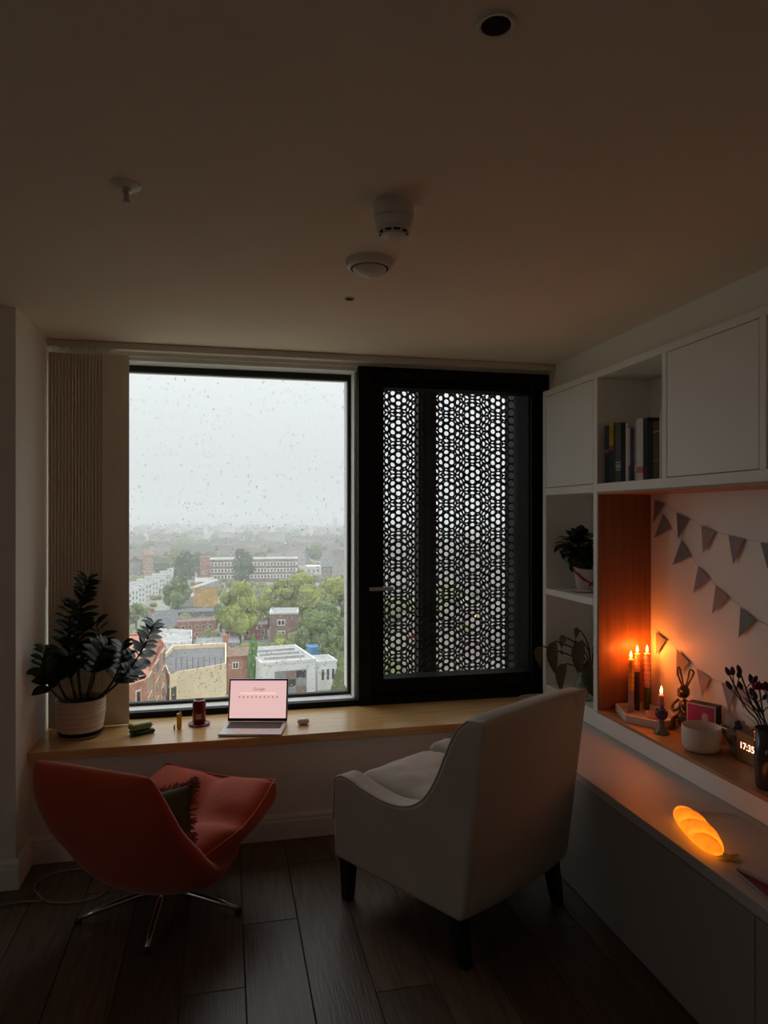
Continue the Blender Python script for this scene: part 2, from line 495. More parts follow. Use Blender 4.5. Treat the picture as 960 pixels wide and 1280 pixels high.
# ================================================================== BUILT-IN SHELVING
UX, UB = 1.78, 2.068
un = thing('shelving_unit', 'white built-in wall shelving with cupboards, open boxes and an oak-lined niche', 'shelving', (UX, 2.0, 0.506))
def bd(name, y0, y1, z0, z1, m=M_white, x0=UX, x1=UB, bev=0.0015, par=un):
    return build(G().box((x0, y0, z0), (x1, y1, z1)), name, m, par, bevel=bev, seg=1)
YE = 0.42
build(G().box((UB, YE, 0.508), (2.079, 3.74, 2.262)), 'back_panel', M_white, un)
bd('side_panel', 3.70, 3.74, 0.507, 2.262)
bd('divider', 3.135, 3.172, 0.590, 2.228)
bd('side_panel', YE, YE+0.03, 0.507, 2.262)
bd('top_board', YE+0.03, 3.70, 2.228, 2.262)
bd('middle_shelf', YE+0.03, 3.135, 1.667, 1.708)
bd('middle_shelf', 3.172, 3.70, 1.667, 1.708)
bd('box_shelf', 3.172, 3.70, 1.106, 1.140)
bd('plinth', YE+0.03, 3.70, 0.507, 0.586)
bd('plinth_top', 3.172, 3.70, 0.586, 0.590)
ups = [2.58, 2.03, 1.48, 0.95]
for y in ups: bd('upright', y, y+0.032, 1.708, 2.228)
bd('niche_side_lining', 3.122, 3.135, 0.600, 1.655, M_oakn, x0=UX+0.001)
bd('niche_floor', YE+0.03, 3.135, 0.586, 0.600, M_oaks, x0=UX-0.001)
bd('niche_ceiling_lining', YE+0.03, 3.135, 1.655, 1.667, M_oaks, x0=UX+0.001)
def cup_door(y0, y1):
    d = bd('cupboard_door', y0+0.003, y1-0.003, 1.711, 2.225, x0=UX+0.001, x1=UX+0.02)
cup_door(3.172, 3.70); cup_door(2.062, 2.58); cup_door(0.982, 1.48)

CX = 1.402
cb = thing('low_cabinet', 'long low grey-white cabinet with flush flap fronts below the shelving', 'cabinet', (CX, 2.0, 0))
build(G().box((CX, YE, 0.468), (2.078, 3.366, 0.5055)), 'cabinet_top', mat('cabinet_lacquer_lit_top', (0.50, 0.47, 0.44), 0.45), cb, bevel=0.0015, seg=1)  # same lacquer as the fronts; light on the top painted in as paler colour
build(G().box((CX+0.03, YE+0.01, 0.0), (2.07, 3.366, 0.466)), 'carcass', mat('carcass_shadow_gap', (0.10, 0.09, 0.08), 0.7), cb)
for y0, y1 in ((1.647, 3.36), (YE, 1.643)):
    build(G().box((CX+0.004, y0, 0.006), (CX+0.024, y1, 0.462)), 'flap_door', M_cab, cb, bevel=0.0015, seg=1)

# ================================================================== CEILING FITTINGS
def downlight(px, py, r, label):
    p = PZ(px, py, CEIL)
    t = thing('downlight', label, 'light fitting', (p.x, p.y, CEIL), 0)
    build(G().lathe([(r*0.72, 0.0), (r*0.74, -0.004), (r*0.95, -0.005), (r, -0.001), (r, 0.0)], 32, p), 'trim_ring', M_plastic, t, smooth=True)
    build(G().lathe([(r*0.73, -0.0035), (r*0.3, -0.0015), (0.0, -0.0012)], 32, p), 'dark_recess', M_dark, t)
downlight(620, 30, 0.036, 'recessed downlight with dark opening, alone in the middle of the ceiling')
downlight(437, 373, 0.022, 'tiny recessed downlight between the round alarm and the window')
p = PZ(492, 258, CEIL); r = 0.056
t = thing('smoke_detector', 'tall white drum-shaped smoke detector on a stepped base on the ceiling', 'smoke detector', (p.x, p.y, CEIL))
build(G().lathe([(r, 0), (r, -0.020), (r*1.04, -0.030), (r*1.04, -0.036), (r*0.97, -0.038)], 36, p), 'mounting_base', M_plastic, t, auto=30)
build(G().lathe([(r*0.93, -0.038), (r*0.93, -0.041), (r*0.96, -0.042), (r*0.94, -0.065), (r*0.80, -0.075), (r*0.78, -0.074)], 36, p), 'housing', M_plastic, t, auto=30)
build(G().lathe([(r*0.72, -0.07), (r*0.72, -0.078)], 36, p), 'vent_band', M_dark, t)
build(G().lathe([(r*0.62, -0.078), (r*0.62, -0.083), (r*0.4, -0.088), (0, -0.089)], 36, p), 'sensor_cap', M_plastic, t, auto=30)
vg = G()
for k in range(10):
    a = 2*math.pi*k/10
    vg.box((r*0.58, -0.003, -0.080), (r*0.76, 0.003, -0.072), Matrix.Translation(p) @ Matrix.Rotation(a, 4, 'Z'))
stuff(build(vg, 'vent_ribs', M_plastic, t))
p = PZ(462, 327, CEIL); r = 0.082
t = thing('round_alarm', 'wide flat white alarm disc with a domed centre on the ceiling', 'alarm', (p.x, p.y, CEIL))
build(G().lathe([(r, 0), (r, -0.008), (r*0.93, -0.020), (r*0.80, -0.026), (r*0.76, -0.022)], 40, p), 'rim', M_plastic, t, auto=35)
build(G().lathe([(r*0.79, -0.0245), (r*0.745, -0.0262)], 40, p), 'groove', M_dark, t)
build(G().lathe([(r*0.77, -0.02), (r*0.73, -0.024), (r*0.70, -0.028), (r*0.45, -0.046), (0, -0.054)], 40, p), 'dome', M_plastic, t, smooth=True)
p = PZ(158, 231, CEIL); r = 0.037
t = thing('sprinkler_head', 'small white fire sprinkler hanging from a round ceiling plate', 'sprinkler', (p.x, p.y, CEIL))
build(G().lathe([(r, 0), (r, -0.004), (r*0.55, -0.010), (r*0.4, -0.010)], 28, p), 'ceiling_plate', M_plastic, t, auto=35)
build(G().lathe([(0.012, -0.009), (0.012, -0.020), (0.007, -0.022), (0.007, -0.040), (0.009, -0.042), (0.009, -0.046), (0, -0.046)], 16, p), 'nozzle', mat('sprinkler_metal', (0.55, 0.52, 0.48), 0.35, metal=0.6), t, auto=35)
build(G().lathe([(0.006, -0.046), (0.012, -0.050), (0.0, -0.051)], 16, p), 'deflector', M_plastic, t)

# ================================================================== ORANGE SWIVEL CHAIR
M_or = mat('orange_velour', (0.50, 0.068, 0.022), 0.85, var=0.07, scale=9, sheen=0.25, bump=0.05, bscale=250)
CH = (-0.235, 2.93, 0)
oc = thing('swivel_lounge_chair', 'orange upholstered swivel lounge chair on a five-star chrome base', 'chair', CH, R(56.6))
path = [(-1.0, (0.20, 0.215)), (-0.72, (-0.02, 0.185)), (-0.45, (-0.235, 0.235)), (-0.1, (-0.345, 0.375)), (0.4, (-0.425, 0.54)), (1.0, (-0.470, 0.708))]
_pc = catmull([(c[0], 0, c[1]) for _, c in path], 10)
def back_S(u, v):
    s = (v+1)/2*(len(_pc)-1); s = max(0.0, min(len(_pc)-1.001, s)); i = int(s)
    c = _pc[i].lerp(_pc[i+1], s-i) + (_pc[1]-_pc[0])*min(0, (v+1))*10 + (_pc[-1]-_pc[-2])*max(0, (v-1))*10
    w = interp([(-1, 0.15), (-0.7, 0.25), (-0.3, 0.295), (0.2, 0.30), (0.6, 0.285), (1.0, 0.255)], v)
    w *= 1-0.07*abs(v)**8
    wrap = interp([(-1, 0.0), (-0.6, 0.03), (-0.1, 0.115), (0.5, 0.06), (1, 0.03)], v)
    up = 0.05*interp([(-1, 1.4), (-0.5, 1.0), (0, 0.4), (1, -0.25)], v)
    return Vector((c.x+wrap*u*u, -u*w-0.045, c.z+up*u*u))
build(pad(back_S, lambda u, v: (0.055*(1-0.25*math.exp(-((u*2)**2+((v-0.35)*2.2)**2))), 0.045), 36, 44, 7), 'back_shell', M_or, oc, local=True, smooth=True)
def seat_S(u, v):
    x = 0.03+0.315*v*math.sqrt(1-0.14*u*u); y = -0.040-u*0.300*math.sqrt(1-0.12*v*v)*(1-0.22*max(0, -v))
    z = 0.290+0.055*v+0.035*max(0, v)**2+0.028*u*u
    return Vector((x, y, z))
def seat_T(u, v):
    t = 0.052+0.030*(1-u*u*u*u)*(1-v*v*v*v)
    r2 = (u*1.0)**2+((v-0.1)*1.0)**2
    t -= 0.062*math.exp(-r2*7)
    t -= 0.026*math.exp(-(u*5)**2)+0.030*math.exp(-((v-0.1)*5)**2)*min(1, abs(u)*1.5)
    t += 0.003*math.sin(22*math.atan2(v-0.1, u))*math.exp(-((math.sqrt(r2)-0.35)*4)**2)
    return (max(0.01, t), 0.035+0.035*max(0, v))
build(pad(seat_S, seat_T, 52, 52, 22), 'seat_cushion', M_or, oc, local=True, smooth=True)
pg = [seat_S(0.985*math.cos(a)/max(abs(math.cos(a)), abs(math.sin(a))), 0.985*math.sin(a)/max(abs(math.cos(a)), abs(math.sin(a)))) + Vector((0, 0, 0.024)) for a in [2*math.pi*k/96 for k in range(97)]]
build(G().tube(pg, 0.0045, 6, False), 'piping', M_or, oc, local=True, smooth=True)
build(G().ball(seat_S(0, 0.1)+Vector((0, 0, 0.022)), (0.013, 0.013, 0.006), 14, 8), 'tuft_button', M_or, oc, local=True, smooth=True)
build(G().lathe([(0.03, 0.045), (0.03, 0.10), (0.022, 0.105), (0.022, 0.16), (0.075, 0.165), (0.075, 0.178)], 20), 'pedestal', M_chrome, oc, local=True, auto=35)
lm = None
for k in range(5):
    a = R(191.7+72*k-56.6)
    if lm is None:
        g = G(); g.tube([(0.0, 0, 0.062), (0.1, 0, 0.060), (0.24, 0, 0.036), (0.315, 0, 0.020)], [0.015, 0.014, 0.012, 0.010], 10)
        lm = g.mesh('leg'); lm.materials.append(M_chrome)
        g = G(); g.ball((0.315, 0, 0.013), (0.014, 0.014, 0.013), 12, 8); fm = g.mesh('glide'); fm.materials.append(mat('black_rubber', (0.02, 0.02, 0.02), 0.5))
        for p in list(lm.polygons)+list(fm.polygons): p.use_smooth = True
    lo = link_obj('leg', lm, oc, True); lo.rotation_euler = (0, 0, a)
    link_obj('glide', fm, lo, True)

# cushion lying against the chair back
cu = thing('fringed_cushion', 'small green cushion with pink fringe on the orange chair seat', 'cushion', CH, R(56.6))
Mc = Matrix.Translation((-0.150, -0.075, 0.415)) @ Matrix.Rotation(R(-52), 4, 'Y') @ Matrix.Rotation(R(20), 4, 'Z')
def cu_S(u, v):
    k = 1-0.10*(1-u*u)*v*v*0 - 0.08*(1-abs(u))*abs(v)
    return Mc @ Vector((0.100*v*(1-0.07*(1-u*u)), 0.155*u*(1-0.07*(1-v*v)), 0))
build(pad(cu_S, lambda u, v: (0.042, 0.042), 20, 20, 3), 'cover', mat('moss_velvet', (0.075, 0.085, 0.03), 0.9, sheen=0.3, var=0.2, scale=20), cu, local=True, smooth=True)
fg = G(); rr = random.Random(11)
for k in range(260):
    s = rr.uniform(0, 4); e = int(s); q = (s-e)*2-1
    u, v = ((q, -1), (1, q), (q, 1), (-1, q))[e]
    b = cu_S(u, v); d = (b-cu_S(u*0.8, v*0.8)).normalized()
    j = Vector((rr.uniform(-1, 1), rr.uniform(-1, 1), rr.uniform(-1, 1)))
    fg.tube([b, b+d*0.010+j*0.005, b+d*0.020+j*0.010], [0.003, 0.003, 0.002], 4)
for u, v in ((1, 1), (-1, 1), (1, -1), (-1, -1)):
    for k in range(26):
        b = cu_S(u, v); j = Vector((rr.gauss(0, 1), rr.gauss(0, 1), rr.gauss(0, 1))).normalized()
        fg.tube([b, b+j*0.026], [0.005, 0.004], 4)
stuff(build(fg, 'fringe', mat('pink_yarn', (0.34, 0.13, 0.14), 0.95, var=0.4, scale=60), cu, local=True))

# ================================================================== CREAM ARMCHAIR
M_cr = mat('cream_velvet', (0.50, 0.44, 0.385), 0.9, var=0.05, scale=5, sheen=0.2, bump=0.04, bscale=200)
M_leg = mat('black_stained_wood', (0.012, 0.010, 0.009), 0.4)
ac = thing('armchair', 'cream upholstered armchair with sloping arms and black tapered legs', 'armchair', (0.885, 2.72, 0), R(121.7))
HW = 0.335
prof = catmull([(0.325, 0, 0.485), (0.30, 0, 0.508), (0.25, 0, 0.512), (0.15, 0, 0.492), (0.03, 0, 0.480), (-0.08, 0, 0.497), (-0.16, 0, 0.548), (-0.22, 0, 0.635), (-0.27, 0, 0.745), (-0.315, 0, 0.825), (-0.36, 0, 0.865)], 4)
side = [(0.325, 0.175), (0.33, 0.33)] + [(p.x, p.z) for p in prof] + [(-0.425, 0.868), (-0.43, 0.84), (-0.385, 0.50), (-0.345, 0.20), (-0.33, 0.172)]
for s in (1, -1):
    y0, y1 = (HW-0.095, HW) if s > 0 else (-HW, -HW+0.095)
    g = G(); g.prism(side, y0, y1, lambda a, b, h: Vector((a, h, b)))
    build(g, 'arm', M_cr, ac, local=True, bevel=0.022, seg=4, auto=50)
    yo = s*(HW+0.0)
    pts = [(a, yo-s*0.006, b+0.0) for a, b in side[1:len(prof)+4]]
    build(G().tube([Vector(q)+Vector((0, 0, -0.004)) for q in pts], 0.005, 6), 'piping', M_cr, ac, local=True, smooth=True)
def bk_S(u, v):
    z = 0.52+0.345*v; x = -0.325-0.075*max(0.0,(v+1)/2)**1.3-0.02*(1-u*u)
    return Vector((x, -u*(HW-0.012), z+0.012*(1-u*u)*max(0, v)))
build(pad(bk_S, lambda u, v: (0.028, 0.105 if v > -0.5 else 0.09), 30, 34, 12), 'backrest', M_cr, ac, local=True, smooth=True)
build(G().box((-0.30, -HW+0.09, 0.19), (0.318, HW-0.09, 0.36)), 'seat_base', M_cr, ac, local=True, bevel=0.015, seg=3)
def cs_S(u, v):
    return Vector((0.045+0.275*v, -u*(HW-0.10), 0.418+0.012*v))
def cs_T(u, v):
    n = 0.006*noise.noise((u*3.5, v*3.5, 1.7))-0.010*max(0, noise.noise((u*2.2+5, v*5, 0.3)))
    return (0.075+0.018*(1-u*u)*(1-v*v)+n, 0.066)
build(pad(cs_S, cs_T, 40, 40, 10), 'seat_cushion', M_cr, ac, local=True, smooth=True)
for x, y, dx in ((0.285, HW-0.045, 0.004), (0.285, -HW+0.045, 0.004), (-0.285, HW-0.045, -0.035), (-0.285, -HW+0.045, -0.035)):
    a, b = 0.028, 0.019
    vs = [(x+sx*a, y+sy*a, 0.178) for sx, sy in ((-1,-1),(1,-1),(1,1),(-1,1))] + [(x+dx+sx*b, y+sy*b, 0.0) for sx, sy in ((-1,-1),(1,-1),(1,1),(-1,1))]
    g = G(); g.add(vs, [(0,1,2,3),(7,6,5,4),(0,4,5,1),(1,5,6,2),(2,6,7,3),(3,7,4,0)])
    build(g, 'leg', M_leg, ac, local=True, bevel=0.003)

# ================================================================== ON THE BENCH
ZB = 0.5065
# --- potted zz plant
M_leaf = mat('zz_leaf', (0.016, 0.040, 0.013), 0.30, var=0.4, scale=14, spec=0.18)
M_stem = mat('zz_stem', (0.05, 0.045, 0.02), 0.5)
pc = Vector((-0.672, 3.600, ZB))
zz = thing('potted_zz_plant', 'tall glossy dark green plant in a ribbed cream pot on the bench', 'potted plant', pc)
pr = 0.113
prof = [(0, 0.028), (pr*0.86, 0.028)]
for k in range(6):
    z = 0.030+0.024*k; rr_ = pr*(0.875+0.125*min(1, (k+1)/4.0))
    prof += [(rr_-0.0025, z), (rr_, z+0.004), (rr_+0.0008, z+0.018), (rr_-0.0025, z+0.0225)]
prof += [(pr+0.001, 0.176), (pr-0.004, 0.178), (pr-0.008, 0.172), (pr-0.012, 0.12)]
build(G().lathe(prof, 48, pc), 'pot', mat('cream_ceramic', (0.66, 0.56, 0.46), 0.5, var=0.05, scale=20), zz, auto=28)
build(G().lathe([(0, 0.002), (pr*0.80, 0.002), (pr*0.93, 0.012), (pr*0.95, 0.013), (pr*0.9, 0.008), (0, 0.008)], 48, pc), 'saucer', MATS['cream_ceramic'], zz, auto=40)
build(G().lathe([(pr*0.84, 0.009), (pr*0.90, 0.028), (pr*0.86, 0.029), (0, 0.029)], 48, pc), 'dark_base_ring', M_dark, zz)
build(G().lathe([(pr-0.010, 0.15), (pr*0.5, 0.158), (0, 0.160)], 32, pc), 'soil', mat('potting_soil', (0.03, 0.022, 0.015), 0.95, bump=0.5, bscale=90), zz)
def leaf_mesh(name, L, Wd, m, fold=0.25, droop=0.15, n=7):
    g = G(); vs = []; fs = []
    for i in range(n+1):
        t = i/n; w = Wd*(math.sin(math.pi*t**0.8)**0.8 if 0 < t < 1 else 0.0)
        x = L*t; z = -droop*L*t*t
        vs += [(x, w, z+fold*w), (x, 0, z), (x, -w, z+fold*w)]
    for i in range(n):
        a = i*3
        fs += [(a, a+1, a+4, a+3), (a+1, a+2, a+5, a+4)]
    me = bpy.data.meshes.new(name); me.from_pydata(vs, [], fs); me.materials.append(m)
    for p in me.polygons: p.use_smooth = True
    return me
zl = [leaf_mesh('leaf', 0.086, 0.034, M_leaf, 0.2), leaf_mesh('leaf', 0.080, 0.031, M_leaf, 0.30, 0.05), leaf_mesh('leaf', 0.094, 0.036, M_leaf, 0.12, 0.25)]
def orient(o, loc, d, up, s=1.0):
    d = d.normalized(); y = up.cross(d)
    y = y.normalized() if y.length > 1e-5 else d.orthogonal().normalized()
    z = d.cross(y)
    M = Matrix((d, y, z)).transposed().to_4x4(); M.translation = loc
    o.matrix_basis = M @ Matrix.Scale(s, 4)
rr = random.Random(5)
def zstem(tip, base, bend, npair, start=0.35, sc=1.0):
    b = Vector((base[0], base[1], 0.150)); t = Vector(tip)
    mid = b.lerp(t, 0.5)+Vector(bend)
    pts = catmull([b, b.lerp(mid, 0.5)+Vector(bend)*0.25, mid, mid.lerp(t, 0.55)+Vector(bend)*0.3, t], 6)
    so = build(G().tube(pts, [0.008*(1-0.75*i/(len(pts)-1)) for i in range(len(pts))], 6), 'stem', M_stem, zz, local=True, smooth=True)
    N = len(pts)-1
    for k in range(npair):
        f = start+(1-start)*k/(npair-1)
        i = min(N-1, int(f*N)); p = pts[i].lerp(pts[i+1], f*N-i); tg = (pts[i+1]-pts[i]).normalized()
        sd = tg.cross(Vector((0.25, -1, 0.2))).normalized()
        for s in (1, -1):
            d = tg*0.75+sd*s*1.0+Vector((rr.uniform(-.25, .25), rr.uniform(-.6, .3), rr.uniform(-.25, .25)))
            lo = bpy.data.objects.new('leaf', rr.choice(zl)); COL.objects.link(lo); lo.parent = so
            orient(lo, p, d, tg.lerp(Vector((0, -0.6, 0.6)), 0.4), sc*(0.75+0.35*math.sin(math.pi*min(1, 0.25+0.75*f))))
    return so
zstem((0.03, 0.02, 0.735), (0.0, 0.02), (-0.03, 0, 0.03), 15, 0.34, 0.95)
zstem((0.335, -0.02, 0.520), (0.05, 0.0), (0.02, 0, -0.045), 15, 0.42, 0.85)
zstem((-0.105, -0.235, 0.455), (-0.03, -0.04), (-0.035, -0.03, -0.02), 8, 0.45, 0.85)
zstem((-0.035, 0.03, 0.62), (-0.02, 0.01), (-0.03, 0, 0.02), 9, 0.38)
zstem((0.13, -0.10, 0.43), (0.03, -0.03), (0.0, -0.03, 0.05), 8, 0.42)
zstem((0.19, -0.02, 0.42), (0.06, 0.02), (0.03, 0, -0.02), 7, 0.45)
zstem((-0.03, -0.15, 0.40), (0.0, -0.05), (-0.01, -0.03, 0.05), 8, 0.4)
zstem((-0.085, -0.09, 0.40), (-0.05, 0.0), (-0.03, 0, 0.02), 7, 0.4)
zstem((0.06, 0.06, 0.52), (0.02, 0.04), (0.03, 0, 0.02), 8, 0.4)

# --- two small cases stacked
p = PZ(176, 917, ZB)
def rbox(name, label, cat, c, d, rz, m, bev=0.006, group=None):
    o = build(G().cbox((0, 0, d[2]/2), d), name, m, bevel=bev, seg=3)
    o.location = c; o.rotation_euler = (0, 0, rz)
    return tag(o, label, cat, group)
t = thing('teal_case', 'dark teal flat case lying under a lime green one on the bench', 'case', (p.x, p.y, ZB), R(28))
build(G().cbox((0.006, 0, 0.0105), (0.105, 0.062, 0.021)), 'shell', mat('teal_plastic', (0.02, 0.075, 0.075), 0.35), t, local=True, bevel=0.007, seg=3)
build(G().cbox((0.006, 0, 0.0105), (0.1065, 0.0635, 0.003)), 'seam', M_dark, t, local=True)
t = thing('lime_case', 'lime green rounded case on top of the dark teal one', 'case', (p.x-0.003, p.y+0.002, ZB+0.022), R(32))
build(G().cbox((0, 0, 0.016), (0.105, 0.055, 0.031)), 'shell', mat('lime_plastic', (0.22, 0.27, 0.035), 0.35), t, local=True, bevel=0.013, seg=4, auto=60)
build(G().cbox((0, 0, 0.016), (0.1058, 0.0558, 0.002)), 'seam', mat('lime_seam', (0.08, 0.10, 0.02), 0.5), t, local=True)
# --- lighter
p = PZ(224, 911, ZB)
t = thing('lighter', 'small upright yellow lighter standing next to the red can', 'lighter', (p.x, p.y, ZB), R(10))
build(G().cbox((0, 0, 0.031), (0.024, 0.014, 0.062)), 'body', mat('yellow_plastic', (0.72, 0.40, 0.02), 0.3), t, local=True, bevel=0.006, seg=3, auto=60)
build(G().cbox((0, 0, 0.069), (0.022, 0.0125, 0.014)), 'metal_hood', mat('lighter_brass', (0.75, 0.52, 0.12), 0.3, metal=0.6), t, local=True, bevel=0.002)
build(G().cbox((0.006, 0, 0.079), (0.008, 0.010, 0.007)), 'thumb_lever', mat('orange_plastic', (0.6, 0.2, 0.02), 0.4), t, local=True, bevel=0.001)
p = PZ(218, 911, ZB)
t = thing('screw_cap', 'tiny white-topped dark peg beside the yellow lighter', 'peg', (p.x, p.y, ZB))
build(G().lathe([(0.004, 0), (0.004, 0.010), (0.003, 0.011)], 10), 'shaft', M_rubber, t, local=True)
build(G().lathe([(0.0045, 0.011), (0.0045, 0.019), (0.002, 0.021)], 10), 'tip', M_plastic, t, local=True)
# --- coaster + can
p = PZ(249, 905.5, ZB)
M_cst = mat('plum_coaster', (0.24, 0.04, 0.075), 0.4)
t = thing('coaster', 'round plum coaster under the red can', 'coaster', (p.x, p.y, ZB))
build(G().lathe([(0, 0), (0.050, 0), (0.053, 0.003), (0.053, 0.008), (0.050, 0.0095), (0.046, 0.0065), (0, 0.0065)], 36), 'disc', M_cst, t, local=True, auto=40)
M_can = mat('dark_red_can', (0.16, 0.006, 0.012), 0.25, metal=0.4)
t = thing('drink_can', 'dark red drink can standing on the plum coaster', 'can', (p.x, p.y, ZB+0.007))
build(G().lathe([(0.024, 0), (0.027, 0.002), (0.033, 0.010), (0.033, 0.100), (0.027, 0.114)], 36), 'body', M_can, t, local=True, auto=50)
build(G().lathe([(0.027, 0.114), (0.0275, 0.117), (0.026, 0.118), (0.0245, 0.114), (0, 0.114)], 36), 'lid', M_chrome, t, local=True, auto=40)
g = G(); g.tube([(0.011*math.cos(2*math.pi*k/16), 0.007*math.sin(2*math.pi*k/16)-0.006, 0.1155) for k in range(17)], 0.0013, 5, False)
build(g, 'pull_tab', M_chrome, t, local=True)
vs = []; fs = []
for i in range(7):
    a = R(-118+8*i)
    for j in range(2): vs.append((0.0334*math.cos(a), 0.0334*math.sin(a), 0.028+0.026*j))
for i in range(6): fs.append((2*i, 2*i+2, 2*i+3, 2*i+1))
build(G().add(vs, fs), 'label_panel', mat('can_print', (0.42, 0.27, 0.20), 0.35, var=0.5, scale=200), t, local=True)

# --- laptop
M_alu = mat('silver_aluminium', (0.70, 0.67, 0.65), 0.4, metal=0.25)
lt = thing('laptop', 'open silver laptop with a pink search page on its display', 'laptop', (0.137, 3.49, ZB), R(-12.8))
LW, LD = 0.300, 0.212
base = build(G().cbox((0, 0, 0.0065), (LW, LD, 0.011)), 'base', M_alu, lt, local=True, bevel=0.004, seg=3, auto=50)
build(G().cbox((0, 0.035, 0.0122), (LW*0.88, 0.098, 0.0006)), 'keyboard_well', mat('key_black', (0.012, 0.012, 0.013), 0.5), base, local=True)
kg = G()
for r_ in range(6):
    nk = 14 if r_ else 5
    widths = [LW*0.87/14]*14 if r_ else [0.055, 0.02, 0.10, 0.02, 0.055]
    x = -sum(widths)/2
    for w_ in widths:
        y = 0.035-0.040+0.0162*r_
        kg.cbox((x+w_/2, y, 0.0130), (w_-0.0035, 0.0125, 0.0012)); x += w_
stuff(build(kg, 'keys', mat('key_cap', (0.02, 0.02, 0.022), 0.45), base, local=True))
build(G().cbox((0, -0.062, 0.0121), (0.11, 0.072, 0.0004)), 'trackpad', mat('trackpad_glass', (0.6, 0.57, 0.55), 0.25, metal=0.5), base, local=True)
ML = Matrix.Translation((0, LD/2-0.004, 0.0125)) @ Matrix.Rotation(R(-12), 4, 'X')
lid = build(G().box((-LW/2, 0, 0), (LW/2, 0.006, 0.208), ML), 'lid', M_alu, lt, local=True, bevel=0.003, seg=2, auto=50)
build(G().box((-LW/2+0.0015, -0.0008, 0.002), (LW/2-0.0015, 0.0, 0.2065), ML), 'bezel', mat('bezel_glass', (0.006, 0.006, 0.006), 0.2), lid, local=True)
build(G().box((-LW/2+0.008, -0.0014, 0.015), (LW/2-0.008, -0.0009, 0.199), ML), 'display', mat('display_pink', (0.02, 0.02, 0.02), 0.3, emit=(0.66, 0.42, 0.40), estr=0.9), lid, local=True)
M_ink = mat('display_text', (0.02, 0.02, 0.02), 0.5, emit=(0.16, 0.05, 0.055), estr=1.0)
build(G().box((-LW/2+0.008, -0.0018, 0.189), (LW/2-0.008, -0.0015, 0.199), ML), 'tab_bar', mat('display_bar', (0.02, 0.02, 0.02), 0.5, emit=(0.62, 0.36, 0.42), estr=0.95), lid, local=True)
build(G().box((-LW/2+0.06, -0.0018, 0.132), (LW/2-0.06, -0.0015, 0.1405), ML), 'search_bar', mat('display_field', (0.02, 0.02, 0.02), 0.5, emit=(0.86, 0.50, 0.47), estr=0.95), lid, local=True)
me = text_mesh('Google', 0.020); me.materials.append(M_ink)
me.transform(ML @ Matrix.Translation((0.004, -0.002, 0.157)) @ Matrix.Rotation(R(90), 4, 'X')); link_obj('lettering', me, lid, True)
for k in range(10):
    xx = -0.095+0.0211*k
    build(G().lathe([(0, 0), (0.0036, 0), (0.0036, 0.0004), (0, 0.0004)], 10, M=ML @ Matrix.Translation((xx, -0.0016, 0.118)) @ Matrix.Rotation(R(90), 4, 'X')), 'shortcut_icon', M_ink, lid, local=True)
# --- earbud case
p = PZ(379, 905, ZB)
t = thing('earbud_case', 'small glossy white earbud case to one side of the laptop', 'earbud case', (p.x, p.y, ZB), R(-12))
M_gw = mat('gloss_white', (0.75, 0.71, 0.68), 0.15)
def sb_S(u, v): return Vector((0.030*u*math.sqrt(1-0.42*v*v), 0.0235*v*math.sqrt(1-0.42*u*u), 0.011))
build(pad(sb_S, lambda u, v: (0.019, 0.0105), 20, 20, 3.5), 'shell', M_gw, t, local=True, smooth=True)
build(G().tube([sb_S(math.cos(a)/max(abs(math.cos(a)), abs(math.sin(a))), math.sin(a)/max(abs(math.cos(a)), abs(math.sin(a)))) for a in [2*math.pi*k/48 for k in range(49)]], 0.0005, 4, False), 'lid_seam', mat('seam_grey', (0.2, 0.2, 0.2), 0.5), t, local=True)
# --- coil of white cable on the bench end
p = PZ(668, 872, ZB)
pts = []
for k in range(70):
    a = 2*math.pi*k/22; r_ = 0.055+0.006*math.sin(k*0.7)
    pts.append((p.x-0.03+r_*1.2*math.cos(a), p.y-0.02+r_*0.6*math.sin(a), ZB+0.004+0.0022*(k/10)))
tag(build(G().tube(catmull(pts, 2), 0.0028, 6), 'coiled_cable', M_plastic, smooth=True), 'white cable coiled on the bench by the shelving', 'cable')
# --- cable on the floor behind the orange chair
pts = [PZ(x, y, 0.004) for x, y in ((-40, 1134), (0, 1131), (30, 1127), (52, 1125), (43, 1112), (48, 1101), (66, 1092), (90, 1087), (116, 1086), (135, 1094), (137, 1110), (120, 1122), (90, 1128), (60, 1127), (47, 1116))]
tag(build(G().tube(catmull(pts, 6), 0.0035, 6), 'floor_cable', mat('beige_cable', (0.30, 0.26, 0.22), 0.5), smooth=True), 'thin pale cable looped on the floor behind the orange chair', 'cable')

